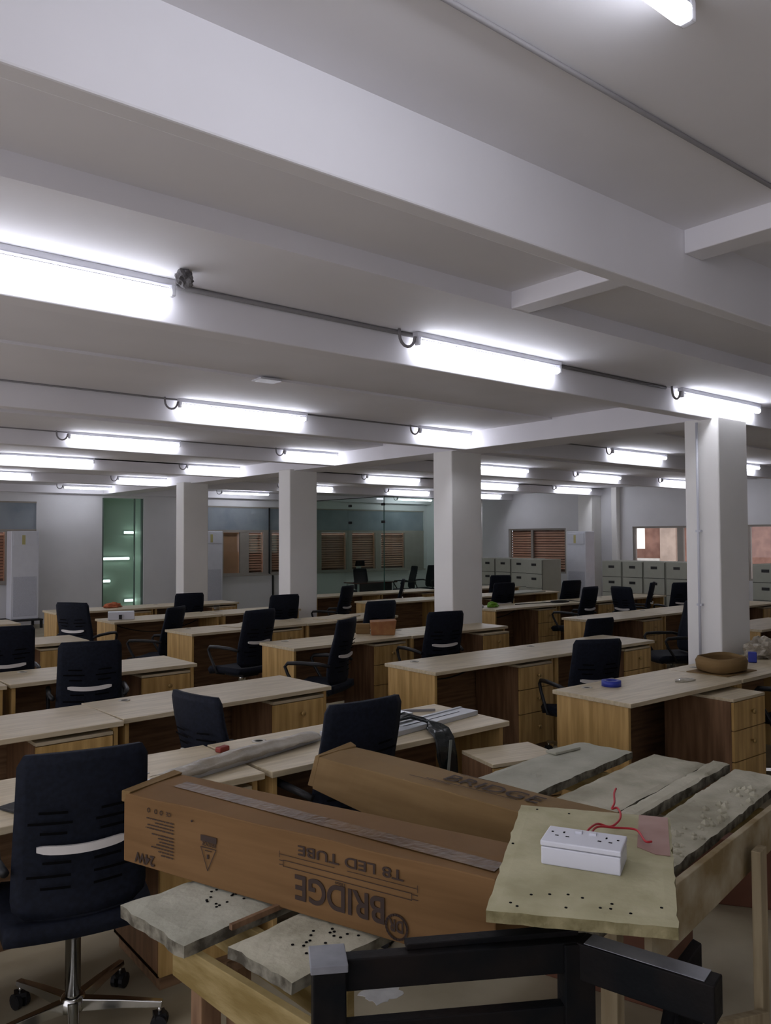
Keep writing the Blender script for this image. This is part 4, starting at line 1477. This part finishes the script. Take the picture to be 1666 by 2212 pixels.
M2.translation = A2 + U2 * 0.50 + V2 * 0.075 + Vector((0, 0, 0.008))
text_part('BRIDGE', 0, 0, 0.085, c2, name='printed_lettering', M_=M2)
mb_ = MB()
for k, (s0, s1, v_) in enumerate(((0.46, 0.80, 0.05), (0.52, 0.66, 0.150), (0.40, 0.56, 0.035))):
    mb_.hexa([A2 + U2 * s0 + V2 * v_ + Vector((0, 0, 0.0076)), A2 + U2 * s1 + V2 * (v_ + 0.01) + Vector((0, 0, 0.0076)), A2 + U2 * s1 + V2 * (v_ + 0.013) + Vector((0, 0, 0.0076)), A2 + U2 * s0 + V2 * (v_ + 0.003) + Vector((0, 0, 0.0076)),
              A2 + U2 * s0 + V2 * v_ + Vector((0, 0, 0.0082)), A2 + U2 * s1 + V2 * (v_ + 0.01) + Vector((0, 0, 0.0082)), A2 + U2 * s1 + V2 * (v_ + 0.013) + Vector((0, 0, 0.0082)), A2 + U2 * s0 + V2 * (v_ + 0.003) + Vector((0, 0, 0.0082))], ink_m)
mb_.build('pen_scribble', c2)

# ------------------------------------------------------------------ chipboard with sockets
ZB = 0.937
q = [(1.187, 1.14), (1.414, 0.856), (1.949, 1.20), (1.726, 1.52)]   # near-left, near-right, far-right, far-left
mbx = MB()
nx, ny = 24, 16
vs, fs = [], []
th = 0.025
for side in (1, 0):
    for i in range(nx + 1):
        for j in range(ny + 1):
            t, s_ = i / nx, j / ny
            a = Vector(q[0]).lerp(Vector(q[1]), s_)
            b = Vector(q[3]).lerp(Vector(q[2]), s_)
            p = a.lerp(b, t)
            if i in (0, nx) or j in (0, ny):
                p += Vector((noise.noise(Vector((t * 20, s_ * 14, 1))), noise.noise(Vector((t * 20, s_ * 14, 5))))) * 0.005
            vs.append((p.x, p.y, ZB + th * side - (0.002 if side and (i in (0, nx) or j in (0, ny)) else 0)))
W = ny + 1
o_ = (nx + 1) * W
ft, fe = [], []
for i in range(nx):
    for j in range(ny):
        k = i * W + j
        ft.append((k, k + W, k + W + 1, k + 1))
        ft.append((k + o_, k + 1 + o_, k + W + 1 + o_, k + W + o_))
for i in range(nx):
    k = i * W
    fe.append((k, k + o_, k + W + o_, k + W))
    k = i * W + ny
    fe.append((k, k + W, k + W + o_, k + o_))
for j in range(ny):
    k = j
    fe.append((k, k + 1, k + 1 + o_, k + o_))
    k = nx * W + j
    fe.append((k, k + o_, k + 1 + o_, k + 1))
mbx.add(vs, ft, chip_m)
k0 = len(mbx.v)
mbx.add(vs, fe, chipedge_m)
def onb(t, s_, z=0.0):
    a = Vector(q[0]).lerp(Vector(q[1]), s_)
    b = Vector(q[3]).lerp(Vector(q[2]), s_)
    p = a.lerp(b, t)
    return Vector((p.x, p.y, ZB + th + z))


for t, s_ in ((0.13, 0.22), (0.145, 0.32), (0.155, 0.42), (0.14, 0.5), (0.06, 0.12), (0.04, 0.16), (0.06, 0.42), (0.08, 0.60), (0.115, 0.66), (0.08, 0.655), (0.06, 0.76), (0.95, 0.12), (0.93, 0.34), (0.55, 0.03), (0.12, 0.92)):
    mbx.lathe([(0.0032, 0), (0.0032, 0.0011)], onb(t, s_, 0.0), slot_m, 8)
cb = mbx.build('chipboard')
tag(cb, 'pale yellowish chipboard lying on the carton ends under the socket box', 'board')


mbx = MB()
pts = [onb(0.56, 0.90, 0.0016), onb(0.56, 0.985, 0.0016), onb(0.98, 0.985, 0.0016), onb(0.985, 0.80, 0.0016), onb(0.62, 0.79, 0.0016)]
mbx.add(pts + [p - Vector((0, 0, 0.0012)) for p in pts], [(0, 1, 2, 3, 4), (9, 8, 7, 6, 5)] + [(k, k + 5, (k + 1) % 5 + 5, (k + 1) % 5) for k in range(5)], pink_m)
pk = mbx.build('pink_patch', cb)
pk['label'] = 'faded pink laminate patch'
# socket box
sr = empty('twin_socket', onb(0.50, 0.53))
ang = math.atan2(1.09 - 1.253, 1.582 - 1.50)
sr.rotation_euler = (0, 0, ang)
sr.location = Vector((1.531, 1.161, ZB + th))
SL, SW, SH = 0.175, 0.10, 0.054
MB().span((-SL / 2, -SW / 2, 0), (SL / 2, SW / 2, SH - 0.014), white_m).build('back_box', sr, bevel=0.003)
MB().span((-SL / 2 - 0.0015, -SW / 2 - 0.0015, SH - 0.0125), (SL / 2 + 0.0015, SW / 2 + 0.0015, SH), white_m).build('face_plate', sr, bevel=0.003)
for sg in (-1, 1):
    k = MB().box((sg * 0.016, 0.027, SH + 0.002), (0.016, 0.014, 0.006), white_m).build('rocker_switch', sr, bevel=0.001)
    hb = MB()
    cxs = sg * 0.048
    hb.box((cxs, 0.016, SH + 0.0003), (0.004, 0.009, 0.001), slot_m)
    hb.box((cxs - 0.012, -0.008, SH + 0.0003), (0.008, 0.004, 0.001), slot_m)
    hb.box((cxs + 0.012, -0.008, SH + 0.0003), (0.008, 0.004, 0.001), slot_m)
    hb.lathe([(0.003, 0), (0.003, 0.001)], (sg * 0.074, 0.012, SH), slot_m, 10)
    hb.build('socket_holes', sr)
tag(sr, 'white twin socket box with two switches standing on the chipboard', 'socket')


def smooth(pts, n=6):
    P = [Vector(p) for p in pts]
    out = []
    for i in range(len(P) - 1):
        p0, p1, p2, p3 = P[max(0, i - 1)], P[i], P[i + 1], P[min(len(P) - 1, i + 2)]
        for k in range(n):
            t = k / n
            out.append(0.5 * ((2 * p1) + (-p0 + p2) * t + (2 * p0 - 5 * p1 + 4 * p2 - p3) * t * t + (-p0 + 3 * p1 - 3 * p2 + p3) * t ** 3))
    out.append(P[-1])
    return out


WIRES = [([(1.572, 1.192, 0.985), (1.60, 1.208, 0.997), (1.645, 1.222, 1.0), (1.69, 1.236, 0.992), (1.712, 1.218, 0.985), (1.766, 1.23, 0.985), (1.807, 1.254, 0.988), (1.831, 1.281, 0.99),
           (1.816, 1.286, 0.99), (1.848, 1.301, 0.995), (1.90, 1.338, 1.0), (1.927, 1.351, 1.005)], 'red wire curling up behind the socket box'),
         ([(1.578, 1.186, 0.984), (1.61, 1.20, 0.994), (1.665, 1.222, 0.994), (1.718, 1.207, 0.984), (1.757, 1.187, 0.978), (1.753, 1.165, 0.978), (1.715, 1.122, 0.976), (1.729, 1.114, 0.974)],
          'red wire running right towards the pink patch')]
for pts, lab in WIRES:
    mbx = MB().tube(smooth(pts), 0.0028, redwire_m, 6)
    o = mbx.build('red_wire')
    tag(o, lab, 'wire', 'red wires of the socket')

# ------------------------------------------------------------------ dark painted frame in the foreground
fr = empty('wooden_frame', (0, 0, 0))
P0, P1_, P2_ = Vector((0.945, 1.335)), Vector((1.392, 1.065)), Vector((1.455, 0.80))
ZF = 0.872
board(P0, P1_, ZF - 0.062, ZF, 0.035, darkpaint_m).build('top_rail', fr, bevel=0.003)
board(P0 + Vector((0.0, -0.005)), P1_ + Vector((0.0, -0.005)), ZF - 0.20, ZF - 0.125, 0.03, darkpaint_m).build('lower_rail', fr, bevel=0.003)
board(Vector((1.085, 1.268)), Vector((1.40, 1.085)), ZF, ZF + 0.012, 0.03, darkpaint_m).build('rail_strip', fr, bevel=0.002)
d_ = (P1_ - P0).normalized()
board(P0 - d_ * 0.035, P0 + d_ * 0.03, 0, ZF - 0.012, 0.075, darkpaint_m).build('post', fr, bevel=0.003)
gt = board(P0 - d_ * 0.04, P0 + d_ * 0.033, ZF - 0.012, ZF + 0.004, 0.085, greytop_m).build('post_top', fr, bevel=0.002)
gt['label'] = 'grey post end'
board(P1_ - d_ * 0.045, P1_ + d_ * 0.02, 0, ZF - 0.002, 0.05, darkpaint_m).build('post', fr, bevel=0.003)
board(P1_, P2_, ZF - 0.075, ZF, 0.055, darkpaint_m).build('side_rail', fr, bevel=0.003)
board(P1_ + Vector((0.004, -0.015)), P2_ + Vector((-0.002, 0.02)), ZF, ZF + 0.0015, 0.048, greytop_m).build('grey_top', fr)
tag(fr, 'dark painted wooden frame with grey-topped post at the front', 'frame')
# dark A-brace behind its right arm
br = empty('folding_brace', (0, 0, 0))
board((1.835, 1.105), (1.888, 1.092), 0, 0.66, 0.03, darkpaint_m, 0, 0.70).build('post', br, bevel=0.003)
MB().tube([(1.765, 1.09, 0.60), (1.80, 1.0, 0.0)], 0.010, darkpaint_m, 8).build('strut', br)
MB().tube([(1.765, 1.09, 0.60), (1.66, 1.16, 0.0)], 0.015, darkpaint_m, 8).build('strut', br)
MB().tube([(1.765, 1.09, 0.595), (1.85, 1.10, 0.60)], 0.010, darkpaint_m, 8).build('top_bar', br)
tag(br, 'dark folding brace standing behind the right arm of the frame', 'brace')
# red-brown carton on the floor under the trestle
tag(MB().box((2.74, 1.93, 0.21), (0.36, 0.50, 0.42), redbrown_m, rot=(0, 0, 0.3)).build('floor_carton', bevel=0.005), 'red-brown carton on the floor under the planks, seen beneath the frame arm', 'carton')
tag(MB().box((3.80, 2.03, 0.15), (0.40, 0.42, 0.30), redbrown_m, rot=(0, 0, 0.6)).build('floor_carton', bevel=0.005), 'red-brown carton on the floor beyond the right trestle board', 'carton')
# paint splash on the floor
mbx = MB()
n = 40
vs = [Vector((0, 0, 0.003))]
for k in range(n):
    a = 2 * PI * k / n
    r_ = 0.065 * (1 + 0.45 * noise.noise(Vector((math.cos(a) * 2, math.sin(a) * 2, 3))) + 0.3 * noise.noise(Vector((math.cos(a) * 5, math.sin(a) * 5, 8))))
    vs.append(Vector((r_ * math.cos(a) * 1.2, r_ * math.sin(a), 0.002)))
vs += [v - Vector((0, 0, 0.0018)) for v in vs]
fs = [(0, k + 1, (k + 1) % n + 1) for k in range(n)] + [(k + 1, k + n + 2, (k + 1) % n + n + 2, (k + 1) % n + 1) for k in range(n)]
mbx.add(vs, fs, mat('white_paint_splash', (0.62, 0.62, 0.60), 0.5, var=0.1, scale=15))
tag(mbx.build('paint_splash', loc=(1.944, 2.409, 0.0)), 'splash of white paint on the floor under the planks', 'paint')
